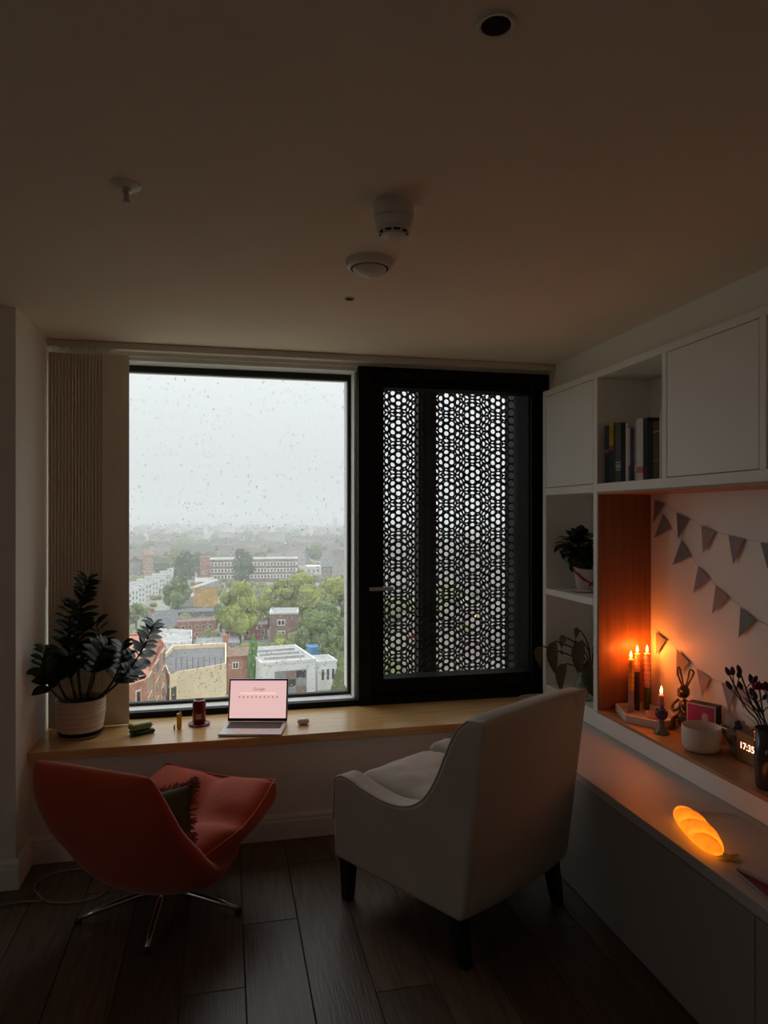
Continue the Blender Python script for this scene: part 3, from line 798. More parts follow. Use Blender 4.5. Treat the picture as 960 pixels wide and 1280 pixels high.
# ================================================================== BOOKS (open box)
def book(px0, px1, ytop, col, label, band=None, dep=0.17, x0=1.800, lean=0.0, band_z=(0.0, 0.5), top=None):
    z0 = 1.7085
    yb = PX(px0, 600, x0).y; ya = PX(px1, 600, x0).y
    zt = PX((px0+px1)/2, ytop, x0).z
    h = zt-z0; th = max(0.008, yb-ya-0.0012); yc = (ya+yb)/2
    t = thing('book', label, 'book', (x0, yc, z0), 0, 'books in the open shelf box')
    m = mat('cover_%d' % int(px0*10), col, 0.65, var=0.08, scale=30, spec=0.15)
    g = G()
    g.box((0, -th/2, 0), (0.003, th/2, h)); g.box((0.003, -th/2, 0), (dep, -th/2+0.0022, h)); g.box((0.003, th/2-0.0022, 0), (dep, th/2, h))
    build(g, 'cover', m, t, local=True)
    build(G().box((0.0032, -th/2+0.0024, 0.003), (dep-0.004, th/2-0.0024, h-0.003)), 'pages', mat('paper', (0.66, 0.61, 0.52), 0.9), t, local=True)
    for bc, b0, b1 in (band or []):
        build(G().box((-0.0006, -th/2+0.0002, h*b0), (0.0, th/2-0.0002, h*b1)), 'spine_print', mat('print_%d_%d' % (int(px0*10), int(b0*100)), bc, 0.65, spec=0.15), t, local=True)
book(755.8, 761.3, 532.5, (0.02, 0.045, 0.035), 'dark green book with an ochre band low on the spine', [((0.03, 0.035, 0.07), 0.58, 1.0), ((0.30, 0.14, 0.02), 0.53, 0.60), ((0.012, 0.016, 0.022), 0.0, 0.53)])
book(761.3, 766.7, 528.5, (0.35, 0.27, 0.02), 'book with a bright yellow upper spine and a red band', [((0.35, 0.05, 0.04), 0.54, 0.62), ((0.02, 0.035, 0.05), 0.0, 0.54)])
book(766.7, 769.6, 552.0, (0.06, 0.04, 0.03), 'short thin brown book beside the grey paperback')
book(769.6, 776.0, 528.5, (0.10, 0.095, 0.085), 'grey paperback with small white lettering on the spine', [((0.5, 0.48, 0.45), 0.20, 0.22), ((0.5, 0.48, 0.45), 0.24, 0.30), ((0.5, 0.48, 0.45), 0.32, 0.345)])
book(776.0, 782.0, 528.5, (0.010, 0.010, 0.012), 'plain black book between the grey one and a thin white one')
book(782.0, 785.2, 528.3, (0.62, 0.56, 0.52), 'thin white book with a plain pale spine')
book(785.2, 787.6, 535.0, (0.50, 0.44, 0.46), 'very thin pale book with a lilac foot', [((0.12, 0.11, 0.2), 0.0, 0.3)])
book(787.6, 793.0, 535.2, (0.055, 0.035, 0.04), 'dark plum book with a purple lower spine', [((0.03, 0.012, 0.03), 0.2, 0.36), ((0.012, 0.012, 0.02), 0.0, 0.2)])
book(793.0, 795.4, 528.0, (0.30, 0.29, 0.32), 'thin silver-grey book with a yellow dot of print', [((0.5, 0.46, 0.12), 0.16, 0.26)])
book(795.4, 803.8, 522.8, (0.66, 0.61, 0.56), 'thick tall white book with a pink mark at the foot', [((0.55, 0.18, 0.17), 0.12, 0.22)], dep=0.2)
book(803.8, 809.5, 522.5, (0.022, 0.025, 0.022), 'black book with a dark red foot', [((0.12, 0.012, 0.02), 0.0, 0.2)], dep=0.2)
book(809.5, 816.6, 526.0, (0.008, 0.009, 0.010), 'thick black book beside the brown one', dep=0.2)
book(816.6, 824.2, 526.0, (0.10, 0.055, 0.015), 'brown leather-look book with gilt marks', [((0.35, 0.22, 0.06), 0.80, 0.83), ((0.2, 0.1, 0.02), 0.3, 0.33)], dep=0.2)
book(824.2, 826.6, 514.5, (0.68, 0.66, 0.58), 'tallest thin white folder pressed against the upright', dep=0.22, x0=1.790)

# ================================================================== PLANTS IN THE SIDE BOXES
zs = 1.1405
p = PZ(724, 740, zs); p.x = 1.90; p.y = 3.475
def dish(prof, n=36): return G().lathe(prof, n)
t = thing('saucer', 'flat white dish under the red-and-white wrapped pot', 'dish', (p.x, p.y, zs))
build(dish([(0, 0), (0.06, 0), (0.098, 0.014), (0.10, 0.016), (0.097, 0.017), (0.06, 0.006), (0, 0.006)]), 'dish', M_gw, t, local=True, auto=40)
t = thing('potted_kalanchoe', 'dense dark leafy plant in a tilted white pot with red ribbon', 'potted plant', (p.x, p.y, zs+0.008))
MT = Matrix.Translation((0, 0, 0.012)) @ Matrix.Rotation(R(14), 4, 'X') @ Matrix.Rotation(R(-6), 4, 'Y')
build(G().lathe([(0, 0.0), (0.042, 0.0), (0.046, 0.02), (0.062, 0.125), (0.064, 0.128), (0.058, 0.126), (0.05, 0.09), (0, 0.09)], 28, M=MT), 'pot', mat('white_wrap', (0.62, 0.52, 0.52), 0.6), t, local=True, auto=40)
M_red = mat('red_ribbon', (0.33, 0.015, 0.03), 0.4)
for a0, z0, z1 in ((200, 0.10, 0.03), (265, 0.03, 0.11), (150, 0.125, 0.06)):
    pts = []
    for k in range(9):
        a = R(a0+12*k); z = z0+(z1-z0)*k/8; r_ = 0.0465+0.0155*z/0.125+0.002
        pts.append(MT @ Vector((r_*math.cos(a), r_*math.sin(a), z)))
    build(G().tube(pts, 0.005, 5), 'ribbon', M_red, t, local=True, smooth=True)
lg = G(); rr = random.Random(9)
src = leaf_mesh('tmp', 0.046, 0.025, M_leaf, 0.2, 0.3, 5)
for k in range(300):
    d = Vector((rr.gauss(0, 1), rr.gauss(0, 1), rr.gauss(0.25, 0.8))).normalized()
    c = Vector((-0.01, 0.040, 0.220))+Vector((d.x*0.095, d.y*0.130, d.z*0.095))*rr.uniform(0.3, 1.0)
    o_ = bpy.data.objects.new('t', None); orient(o_, c, d+Vector((0, 0, -0.25)), Vector((0, 0, 1)), rr.uniform(0.7, 1.2)); Mx = o_.matrix_basis.copy(); bpy.data.objects.remove(o_)
    lg.add([Mx @ v.co for v in src.vertices], [tuple(q.vertices) for q in src.polygons])
me = bpy.data.meshes.new('foliage'); me.from_pydata([tuple(v) for v in lg.v], [], lg.f); me.materials.append(mat('dark_leaf', (0.018, 0.028, 0.018), 0.35))
stuff(link_obj('foliage', me, t, True))
# calathea in lower box
zp = 0.5905
t = thing('potted_calathea', 'plant with big drooping bronze-green leaves in the lowest shelf box', 'potted plant', (1.955, 3.50, zp))
build(G().lathe([(0, 0), (0.055, 0), (0.07, 0.11), (0.072, 0.112), (0.066, 0.11), (0.06, 0.09), (0, 0.09)], 28), 'pot', mat('grey_pot', (0.25, 0.23, 0.2), 0.6), t, local=True, auto=40)
M_cal = mat('bronze_leaf', (0.050, 0.040, 0.018), 0.75, spec=0.15, scale=22, stretch=(5, 1, 1), col2=(0.12, 0.085, 0.045))
cl = leaf_mesh('leaf', 0.17, 0.040, M_cal, 0.30, 0.55, 9)
for tip, dr in (((-0.18, 0.20, 0.235), (-0.25, 0.42, -0.9)), ((-0.15, 0.10, 0.28), (-0.35, -0.1, -0.85)), ((-0.10, 0.06, 0.30), (-0.2, 0.7, -0.45)), ((-0.06, -0.02, 0.30), (-0.45, -0.35, -0.6)),
                ((-0.06, -0.08, 0.20), (-0.3, -0.5, -0.75)), ((-0.12, 0.03, 0.17), (-0.4, 0.25, -0.8)), ((0.0, 0.10, 0.33), (-0.1, 0.6, -0.35)), ((-0.02, -0.10, 0.30), (-0.2, -0.7, -0.2))):
    tp = Vector(tip)+Vector((-0.05, -0.07, 0.0))
    so = build(G().tube(catmull([(0, 0, 0.08), (tp.x*0.3, tp.y*0.3, tp.z*0.75), tp], 6), [0.004]*13, 5), 'stem', M_cal, t, local=True, smooth=True)
    lo = bpy.data.objects.new('leaf', cl); COL.objects.link(lo); lo.parent = so
    orient(lo, tp, Vector(dr), Vector((-0.8, -0.4, 0.5)))
# green bottle + glass jug
t = thing('green_bottle', 'slim dark green bottle standing by the shelf divider', 'bottle', (1.86, 3.225, zp))
build(G().lathe([(0, 0), (0.034, 0), (0.036, 0.01), (0.036, 0.17), (0.03, 0.20), (0.014, 0.235), (0.013, 0.30), (0.015, 0.302), (0.015, 0.312), (0.011, 0.312), (0.011, 0.29)], 28), 'body', mat('green_glass', (0.01, 0.05, 0.02), 0.08, spec=0.6), t, local=True, smooth=True)
build(G().lathe([(0.0365, 0.06), (0.0367, 0.061), (0.0367, 0.13), (0.0365, 0.131)], 28), 'label_band', mat('bottle_label', (0.12, 0.12, 0.10), 0.6), t, local=True)
M_cg = glass_pane('clear_glass', (0.90, 0.93, 0.92), 1.6)
t = thing('glass_jug', 'clear round glass jug next to the green bottle in the lowest box', 'jug', (1.835, 3.345, zp))
build(G().lathe([(0, 0.0), (0.045, 0.0), (0.062, 0.03), (0.066, 0.06), (0.052, 0.10), (0.034, 0.125), (0.040, 0.15), (0.038, 0.15), (0.032, 0.125), (0.05, 0.098), (0.063, 0.06), (0.059, 0.032), (0.043, 0.004), (0, 0.004)], 32), 'bowl', M_cg, t, local=True, smooth=True)
build(G().tube(catmull([(-0.038, -0.01, 0.135), (-0.075, -0.03, 0.125), (-0.088, -0.03, 0.08), (-0.062, -0.01, 0.045)], 6), 0.006, 8), 'handle', M_cg, t, local=True, smooth=True)

# ================================================================== NICHE
ZN = 0.6005
M_str = mat('bunting_string', (0.55, 0.48, 0.40), 0.9)
FC = {'g': (0.22, 0.22, 0.24), 'l': (0.36, 0.31, 0.38), 'b': (0.45, 0.36, 0.33), 'd': (0.24, 0.26, 0.30), 't': (0.24, 0.29, 0.30), 'p': (0.50, 0.40, 0.46)}
def bunting(label, flags, ends):
    xw = UB-0.008
    P0 = PX(*flags[0][0:2], xw)
    t = thing('bunting', label, 'bunting', (xw, P0.y, P0.z), 0)
    pts = [PX(*ends[0], xw)] if ends[0] else []
    for ax, ay, bx, by, tx, ty, c in flags:
        a, b, d = PX(ax, ay, xw), PX(bx, by, xw), PX(tx, ty, xw)
        pts += [a, b]
        o = rr.uniform(0.002, 0.007)
        a2, b2, d2 = [Vector((xw-0.002, q.y, q.z)) for q in (a, b)] + [Vector((xw-o-0.004, d.y, d.z))]
        g = G(); e = Vector((0.0016, 0, 0))
        g.add([a2, b2, d2, a2+e, b2+e, d2+e], [(0, 1, 2), (5, 4, 3), (0, 3, 4, 1), (1, 4, 5, 2), (2, 5, 3, 0)])
        build(g, 'pennant', mat('felt_'+c, FC[c], 0.95, var=0.05, scale=30), t)
    if ends[1]: pts.append(PX(*ends[1], xw))
    build(G().tube([Vector((xw+0.001, q.y, q.z)) for q in pts], 0.0007, 5), 'string', M_str, t)
rr = random.Random(4)
bunting('bunting strand hanging highest, pennants pointing straight down', [(819, 625, 831, 629, 818, 653, 'd'), (846, 641, 861, 648, 849, 673, 'g'), (877, 657, 895, 665, 880.5, 691, 'b'), (911, 669, 931, 674, 918, 705, 'l'), (951, 678, 972, 680, 961, 711, 't'), (992, 682, 1012, 681, 1003, 716, 'b'), (1032, 679, 1054, 676, 1044, 714, 'g')], ((816, 622), (1090, 668)))
bunting('bunting strand sloping steeply down the middle, pennants turned sideways', [(829, 643, 839, 661, 820, 672, 'd'), (852, 676, 863.5, 695, 843, 706, 'd'), (873, 708, 887, 723, 868, 741, 'l'), (895, 732, 911, 747, 892, 767, 'b'), (926, 759, 945, 775, 925, 797, 't'), (968, 785, 990, 797, 971, 825, 'l')], ((817, 630), (1050, 815)))
bunting('lowest bunting strand sagging behind the candles and flowers', [(820, 790, 833, 800, 821.5, 818, 'g'), (846, 812, 862, 828, 847, 846, 'b'), (871, 836, 888, 848, 880, 870, 'p'), (902, 853, 920, 858, 914, 890, 'l'), (922, 860, 938, 861, 931, 886, 'p'), (955, 862, 975, 860, 966, 893, 'g')], ((816, 784), (1010, 850)))

# --- hexagonal tray and candles
tray = thing('candle_tray', 'white elongated six-sided tray holding the three tall candles', 'tray', (1.925, 2.97, ZN))
hexp = [(1.80, 2.92), (1.885, 2.79), (2.0, 2.80), (2.045, 2.93), (2.01, 3.105), (1.86, 3.105)]
hc = Vector((1.925, 2.955))
g = G(); n = 6
inn = [tuple(hc+(Vector(q)-hc)*0.93) for q in hexp]
vs = [(q[0], q[1], ZN) for q in hexp]+[(q[0], q[1], ZN+0.034) for q in hexp]+[(q[0], q[1], ZN+0.034) for q in inn]+[(q[0], q[1], ZN+0.006) for q in inn]
fs = [tuple(range(6))[::-1], tuple(range(18, 24))]
for k in range(6):
    k2 = (k+1) % 6
    fs += [(k, k2, 6+k2, 6+k), (6+k, 6+k2, 12+k2, 12+k), (12+k, 12+k2, 18+k2, 18+k)]
build(g.add(vs, fs), 'tray_body', mat('white_resin', (0.72, 0.64, 0.60), 0.5), tray, bevel=0.0015)
def flame_mat():
    if 'candle_flame' in MATS: return MATS['candle_flame']
    m = bpy.data.materials.new('candle_flame'); m.use_nodes = True; nt = m.node_tree; nt.nodes.clear()
    o = nt.nodes.new('ShaderNodeOutputMaterial'); a = nt.nodes.new('ShaderNodeAddShader'); tr = nt.nodes.new('ShaderNodeBsdfTransparent'); e = nt.nodes.new('ShaderNodeEmission')
    e.inputs[0].default_value = (1.0, 0.50, 0.12, 1); e.inputs[1].default_value = 5.0
    nt.links.new(tr.outputs[0], a.inputs[0]); nt.links.new(e.outputs[0], a.inputs[1]); nt.links.new(a.outputs[0], o.inputs['Surface'])
    MATS['candle_flame'] = m; return m
def candle(loc, h, r, cols, label, knobs=True, en=0.46):
    t = thing('candle', label, 'candle', loc, 0)
    z = 0.0
    for i, (c, f0, f1) in enumerate(cols):
        prof = [(r*0.98, h*f0)]; nseg = max(2, int((f1-f0)*h/0.006)) if knobs and i > 0 else 3
        for k in range(nseg+1):
            zz_ = h*(f0+(f1-f0)*k/nseg)
            w = r*(1+(0.16*math.sin(zz_/0.0245*2*math.pi) if knobs and i > 0 else 0))
            prof.append((w, zz_))
        if i == len(cols)-1: prof += [(r*0.6, h+0.001), (0.0, h-0.003)]
        build(G().lathe(prof, 18), 'wax', mat('wax_%d_%d_%d' % tuple(int(99*q) for q in c), c, 0.45, subsurf=0.7), t, local=True, smooth=True)
    build(G().tube([(0, 0, h-0.003), (0.001, 0, h+0.010)], 0.0012, 5), 'wick', M_dark, t, local=True)
    fl_ = build(G().lathe([(0.0, 0.006), (0.004, 0.010), (0.0062, 0.017), (0.005, 0.026), (0.0025, 0.036), (0.0, 0.043)], 12, (0, 0, h-0.002)), 'flame', flame_mat(), t, local=True, smooth=True)
    ld = bpy.data.lights.new('candle_light', 'POINT'); ld.color = (1.0, 0.19, 0.016); ld.energy = en; ld.shadow_soft_size = 0.006
    lo = bpy.data.objects.new('candle_light', ld); COL.objects.link(lo); lo.parent = t; lo.location = (0, 0, h+0.022)
ZT = ZN+0.0065
candle((1.905, 3.04, ZT), 0.255, 0.0125, [((0.34, 0.27, 0.42), 0, 0.42), ((0.80, 0.42, 0.05), 0.42, 1)], 'knobbly yellow-topped candle with a lilac foot')
candle((1.955, 3.065, ZT), 0.275, 0.0125, [((0.04, 0.035, 0.10), 0, 0.68), ((0.75, 0.42, 0.28), 0.68, 1)], 'dark blue candle with a peach knobbly top')
candle((2.005, 3.06, ZT), 0.275, 0.0135, [((0.05, 0.10, 0.03), 0, 0.40), ((0.78, 0.42, 0.36), 0.40, 1)], 'thick pink knobbly candle with a green foot')
hp_ = Vector((1.862, 2.735, ZN))
t = thing('candle_holder', 'small green goblet candle holder with a purple cup', 'candle holder', hp_)
build(G().lathe([(0, 0), (0.033, 0), (0.034, 0.004), (0.02, 0.014), (0.012, 0.03), (0.012, 0.055), (0.016, 0.062)], 28), 'foot', mat('sage_glass', (0.20, 0.24, 0.17), 0.2), t, local=True, smooth=True)
build(G().lathe([(0.014, 0.060), (0.024, 0.070), (0.027, 0.085), (0.026, 0.102), (0.023, 0.102), (0.022, 0.088), (0.0, 0.082)], 28), 'cup', mat('plum_glass', (0.14, 0.06, 0.12), 0.2), t, local=True, smooth=True)
candle((hp_.x, hp_.y, ZN+0.0825), 0.085, 0.0115, [((0.46, 0.22, 0.28), 0, 0.5), ((0.72, 0.30, 0.26), 0.5, 1)], 'short pink candle in the green goblet holder', False, 0.14)
# little things on the tray
t = thing('glass_tealight', 'little pink glass tealight cup on the tray beside the tall candles', 'tealight', (1.935, 2.91, ZT))
build(G().lathe([(0, 0), (0.024, 0), (0.029, 0.035), (0.027, 0.035), (0.022, 0.006), (0, 0.006)], 20), 'cup', mat('pink_glass', (0.6, 0.34, 0.26), 0.15), t, local=True, smooth=True)

# --- rabbit figurine (wire-limbed brass)
M_br = mat('aged_brass', (0.17, 0.10, 0.05), 0.32, metal=0.8, var=0.4, scale=40)
p = PZ(858, 913, ZN)
t = thing('rabbit_figurine', 'dark brass rabbit figurine with tall looped ears against the niche wall', 'figurine', (min(p.x, 2.025), p.y+0.012, ZN), R(-160))
sub = lambda g, n, s=True: build(g, n, M_br, t, local=True, smooth=s)
g = G(); g.ball((0, 0, 0.05), (0.026, 0.034, 0.05), 16, 12); g.ball((0.002, 0, 0.10), (0.022, 0.026, 0.038), 14, 10); sub(g, 'body')
g = G(); g.ball((0.008, 0, 0.170), (0.026, 0.027, 0.030), 16, 12); g.ball((0.028, 0, 0.160), (0.016, 0.015, 0.013), 12, 8); sub(g, 'head')
for s in (1, -1):
    ear = [(0, s*0.010, 0.19), (0.0, s*0.028, 0.225), (0.0, s*0.036+(0.008 if s > 0 else 0), 0.262), (0, s*0.026, 0.270), (0.0, s*0.017, 0.235), (0, s*0.006, 0.195)]
    sub(G().tube(catmull(ear, 5), 0.0042, 7), 'ear')
    sub(G().tube(catmull([(0.005, s*0.026, 0.130), (0.018, s*0.046, 0.105), (0.036, s*0.030, 0.085), (0.030, s*0.006, 0.10)], 5), [0.007]*16, 8), 'paw')
    sub(G().tube(catmull([(0.0, s*0.030, 0.055), (0.030, s*0.036, 0.045), (0.034, s*0.034, 0.015), (0.055, s*0.034, 0.008)], 5), [0.010]*10+[0.008]*6, 8), 'foot')
# --- photo box
p = Vector((1.985, 2.625, ZN))
t = thing('photo_box', 'small pink picture box with dark edges behind the white bowl', 'box', p, R(-62))
build(G().cbox((0, 0.012, 0.075), (0.125, 0.055, 0.15)), 'box_body', mat('box_black', (0.02, 0.018, 0.02), 0.5), t, local=True, bevel=0.001)
build(G().cbox((0, -0.0165, 0.075), (0.125, 0.001, 0.15)), 'white_border', mat('print_white', (0.7, 0.66, 0.62), 0.4), t, local=True)
build(G().cbox((0, -0.0175, 0.075), (0.113, 0.001, 0.138)), 'picture', mat('print_pink', (0.55, 0.07, 0.20), 0.4, var=0.2, scale=15), t, local=True)
M_pp = mat('print_pale', (0.62, 0.42, 0.42), 0.5)
g = G(); g.ball((0.018, -0.018, 0.095), (0.015, 0.0006, 0.022), 16, 8); g.ball((0.018, -0.018, 0.045), (0.024, 0.0006, 0.032), 16, 8); build(g, 'printed_shape', M_pp, t, local=True)
# --- white bowl
p = Vector((1.885, 2.500, ZN))
t = thing('white_bowl', 'plain matt white straight-sided bowl at the front of the niche', 'bowl', p)
build(G().lathe([(0, 0), (0.052, 0), (0.066, 0.006), (0.074, 0.022), (0.076, 0.05), (0.076, 0.098), (0.0745, 0.1), (0.0725, 0.098), (0.072, 0.05), (0.062, 0.014), (0, 0.010)], 44), 'bowl', mat('matt_stoneware', (0.66, 0.62, 0.54), 0.6), t, local=True, smooth=True)
# --- patterned footed bowl with odds and ends
p = Vector((2.008, 2.452, ZN))
t = thing('footed_bowl', 'patterned pale footed bowl with a gold rim behind the wooden clock', 'bowl', p)
M_pb = mat('patterned_ceramic', (0.50, 0.46, 0.38), 0.35, scale=26, col2=(0.10, 0.09, 0.07))
build(G().lathe([(0, 0), (0.026, 0), (0.028, 0.006), (0.022, 0.014), (0.034, 0.04), (0.050, 0.07), (0.056, 0.10), (0.053, 0.1), (0.046, 0.07), (0.026, 0.04), (0, 0.03)], 40), 'bowl', M_pb, t, local=True, smooth=True)
build(G().tube([(0.0555*math.cos(2*math.pi*k/40), 0.0555*math.sin(2*math.pi*k/40), 0.1) for k in range(41)], 0.0025, 6, False), 'gold_rim', mat('gold_band', (0.5, 0.3, 0.1), 0.3, metal=0.7), t, local=True)
for lab, nm, c, dx, dy, sz, rz, ty in (('stack of cards standing in the footed bowl', 'card_stack', (0.50, 0.45, 0.42), -0.012, 0.034, (0.012, 0.045, 0.075), 20, 14), ('black lighter-like stick in the footed bowl', 'black_stick', (0.02, 0.02, 0.02), 0.0, -0.035, (0.014, 0.02, 0.07), 0, -25), ('white bottle cap in the footed bowl', 'bottle_cap', (0.6, 0.55, 0.5), 0.02, 0.0, (0.022, 0.022, 0.065), 0, 5)):
    o = build(G().cbox((0, 0, sz[2]/2), sz), nm, mat('m_'+nm, c, 0.5), None, bevel=0.002)
    o.location = (p.x+dx, p.y+dy, ZN+0.062); o.rotation_euler = (R(ty), 0, R(rz)); tag(o, lab, 'trinket')
# --- clock
p = Vector((1.955, 2.305, ZN))
t = thing('digital_clock', 'small wooden block clock glowing with the time', 'clock', p)
build(G().cbox((0.028, 0, 0.056), (0.055, 0.16, 0.112)), 'case', mat('clock_case', (0.10, 0.07, 0.045), 0.5), t, local=True, bevel=0.002)
build(G().cbox((0.0, 0, 0.056), (0.002, 0.156, 0.108)), 'face', mat('clock_oak', (0.42, 0.23, 0.075), 0.5, var=0.12, scale=8, stretch=(1, 1, 8)), t, local=True)
me = text_mesh('17:35', 0.036, 0.0004); me.materials.append(mat('clock_digits', (0, 0, 0), 1, emit=(1.0, 0.50, 0.32), estr=2.5))
me.transform(Matrix.Translation((-0.0016, 0.022, 0.060)) @ Matrix.Rotation(R(-90), 4, 'Z') @ Matrix.Rotation(R(90), 4, 'X')); link_obj('digits', me, t, True)
# --- vase with carnations
p = Vector((1.862, 2.105, ZN))
t = thing('flower_vase', 'dark purple and green glass vase of pink carnations', 'vase', p)
M_vs = mat('vase_glass', (0.07, 0.03, 0.075), 0.08, col2=(0.03, 0.06, 0.03), scale=9, stretch=(1, 1, 2))
build(G().lathe([(0, 0), (0.044, 0), (0.048, 0.01), (0.050, 0.10), (0.050, 0.205), (0.047, 0.205), (0.046, 0.1), (0.040, 0.012), (0, 0.012)], 36), 'vessel', M_vs, t, local=True, smooth=True)
M_fs = mat('flower_stem', (0.035, 0.045, 0.028), 0.6); M_bud = mat('flower_bud', (0.045, 0.032, 0.035), 0.7); M_pet = mat('pink_petal', (0.50, 0.08, 0.17), 0.8)
def blossom(c, r, par):
    g = G()
    for k in range(34):
        a = rr.uniform(0, 2*math.pi); el = rr.uniform(0.2, 1.4); d = Vector((math.cos(a)*math.cos(el), math.sin(a)*math.cos(el), math.sin(el)))
        s = d.orthogonal().normalized(); b = d.cross(s); q = rr.uniform(0.6, 1)*r; w = r*0.42
        c_ = Vector(c)
        g.add([c_, c_+d*q*0.7+s*w, c_+d*q+b*w*0.4, c_+d*q*0.7-s*w], [(0, 1, 2, 3)])
    me = bpy.data.meshes.new('blossom'); me.from_pydata([tuple(v) for v in g.v], [], g.f); me.materials.append(M_pet)
    link_obj('blossom', me, par, True)
def bud(c, d, par, s=1.0):
    d = Vector(d).normalized(); Mx = d.to_track_quat('Z', 'Y').to_matrix().to_4x4()
    build(G().lathe([(0.0, 0), (0.006*s, 0.004), (0.0085*s, 0.014*s), (0.006*s, 0.026*s), (0.0, 0.034*s)], 10, c, M=Mx), 'bud', M_bud, par, local=True, smooth=True)
def fstem(tip, buds=(), bl=None):
    pts = catmull([(rr.uniform(-.02, .02), rr.uniform(-.02, .02), 0.02), (tip[0]*0.25, tip[1]*0.25, 0.2), (tip[0]*0.6, tip[1]*0.6, tip[2]*0.72), tip], 6)
    so = build(G().tube(pts, 0.003, 6), 'stem', M_fs, t, local=True, smooth=True)
    d = (pts[-1]-pts[-4])
    for f, o in buds:
        b = pts[int(f*(len(pts)-1))]; e = b+Vector(o)
        so2 = build(G().tube([b, b.lerp(e, 0.5)+Vector((0, 0, 0.004)), e], 0.002, 5), 'twig', M_fs, t, local=True)
        bud(e, Vector(o)+Vector((0, 0, 0.02)), so2, rr.uniform(0.9, 1.2))
    if bl: blossom(pts[-1], bl, so)
    else: bud(pts[-1], d, so, 1.1)
fstem((-0.03, 0.165, 0.355), [(0.85, (0, -0.01, 0.045)), (0.72, (-0.01, 0.06, 0.05)), (0.9, (0.02, 0.03, 0.025))])
fstem((-0.02, 0.120, 0.370), [(0.85, (0.0, -0.035, 0.03)), (0.75, (0, 0.04, 0.03))])
fstem((-0.01, 0.075, 0.345), [(0.7, (0.0, 0.03, 0.05)), (0.8, (0, -0.03, 0.02))])
fstem((-0.01, 0.040, 0.335), [(0.7, (0.0, 0.035, 0.05)), (0.75, (0.0, -0.03, 0.03))], 0.034)
fstem((0.0, -0.035, 0.385), [(0.8, (0.0, 0.03, 0.02))])
fstem((0.01, -0.09, 0.35), [(0.8, (0.0, -0.03, 0.03))], 0.03)
lv = leaf_mesh('leaf', 0.10, 0.006, M_fs, 0.3, 0.3, 6)
for k in range(10):
    lo = bpy.data.objects.new('leaf', lv); COL.objects.link(lo); lo.parent = t
    a = rr.uniform(0, 6.28); orient(lo, Vector((0.03*math.cos(a), 0.03*math.sin(a), rr.uniform(0.19, 0.24))), Vector((0.6*math.cos(a), 0.6*math.sin(a), 0.9)), Vector((0, 0, 1)))

# ================================================================== ON THE LOW CABINET
ZC = 0.5062
# --- bread-shaped lamp
p1 = PZ(848, 1008, 0.545); p2 = PZ(898, 1062, 0.545); pm = (p1+p2)/2
dv = (p2-p1); ang = math.atan2(dv.y, dv.x); Lb = dv.length+0.005
t = thing('bread_lamp', 'glowing orange loaf-shaped night lamp with slashed crust lying on the cabinet', 'lamp', (pm.x, pm.y, ZC), ang)
def bread_mat():
    m = bpy.data.materials.new('glowing_crust'); m.use_nodes = True; nt = m.node_tree; b = nt.nodes['Principled BSDF']
    b.inputs['Base Color'].default_value = (0.6, 0.2, 0.03, 1); b.inputs['Roughness'].default_value = 0.7
    tc = nt.nodes.new('ShaderNodeTexCoord'); nz = nt.nodes.new('ShaderNodeTexNoise'); nz.inputs['Scale'].default_value = 40; nz.inputs['Detail'].default_value = 6
    nt.links.new(tc.outputs['Object'], nz.inputs['Vector'])
    cr = nt.nodes.new('ShaderNodeValToRGB'); cr.color_ramp.elements[0].position = 0.35; cr.color_ramp.elements[0].color = (0.50, 0.060, 0.002, 1)
    cr.color_ramp.elements[1].position = 1.05; cr.color_ramp.elements[1].color = (1.0, 0.27, 0.010, 1)
    at_ = nt.nodes.new('ShaderNodeAttribute'); at_.attribute_name = 'crust'
    ad = nt.nodes.new('ShaderNodeMath'); ad.operation = 'MULTIPLY_ADD'; ad.inputs[1].default_value = 0.5
    nt.links.new(nz.outputs['Fac'], ad.inputs[0]); nt.links.new(at_.outputs['Fac'], ad.inputs[2])
    nt.links.new(ad.outputs[0], cr.inputs[0]); nt.links.new(cr.outputs[0], b.inputs['Emission Color']); b.inputs['Emission Strength'].default_value = 1.1
    return m
g = G(); n = 36; m_ = 64; vs = []; fs = []; sl = []
for i in range(m_+1):
    s = -1+2*i/m_; e = max(0.0, 1-abs(s)**2.6)**0.5
    for k in range(n):
        a = 2*math.pi*k/n
        rad = 0.042*e; y = rad*1.05*math.cos(a); z = rad*math.sin(a)*(0.95 if math.sin(a) > 0 else 0.62)
        top = max(0, math.sin(a))
        slash = 0.0
        for c in (-0.58, 0.0, 0.58):
            q = s-c-0.30*math.cos(a)
            slash += math.exp(-(q/0.10)**2)-0.55*math.exp(-((q-0.17)/0.07)**2)
        z -= 0.011*slash*top**1.2*e
        vs.append((s*Lb/2, y, z+0.027)); sl.append(max(0.0, min(1.0, 0.42+0.5*slash*top+0.16*(1-top))))
for i in range(m_):
    for k in range(n): fs.append((i*n+k, i*n+(k+1) % n, (i+1)*n+(k+1) % n, (i+1)*n+k))
me = bpy.data.meshes.new('loaf'); me.from_pydata(vs, [], fs); me.materials.append(bread_mat())
ca = me.attributes.new('crust', 'FLOAT', 'POINT'); ca.data.foreach_set('value', sl)
link_obj('loaf', me, t, True, smooth=True)
pts = [PZ(x, y, ZC+0.004) for x, y in ((874, 1016), (890, 1016), (905, 1017), (922, 1019), (935, 1026), (950, 1035), (975, 1052))]
build(G().tube(catmull(pts, 5), 0.0022, 6), 'power_cord', mat('pale_cord', (0.5, 0.44, 0.38), 0.5), t, smooth=True)
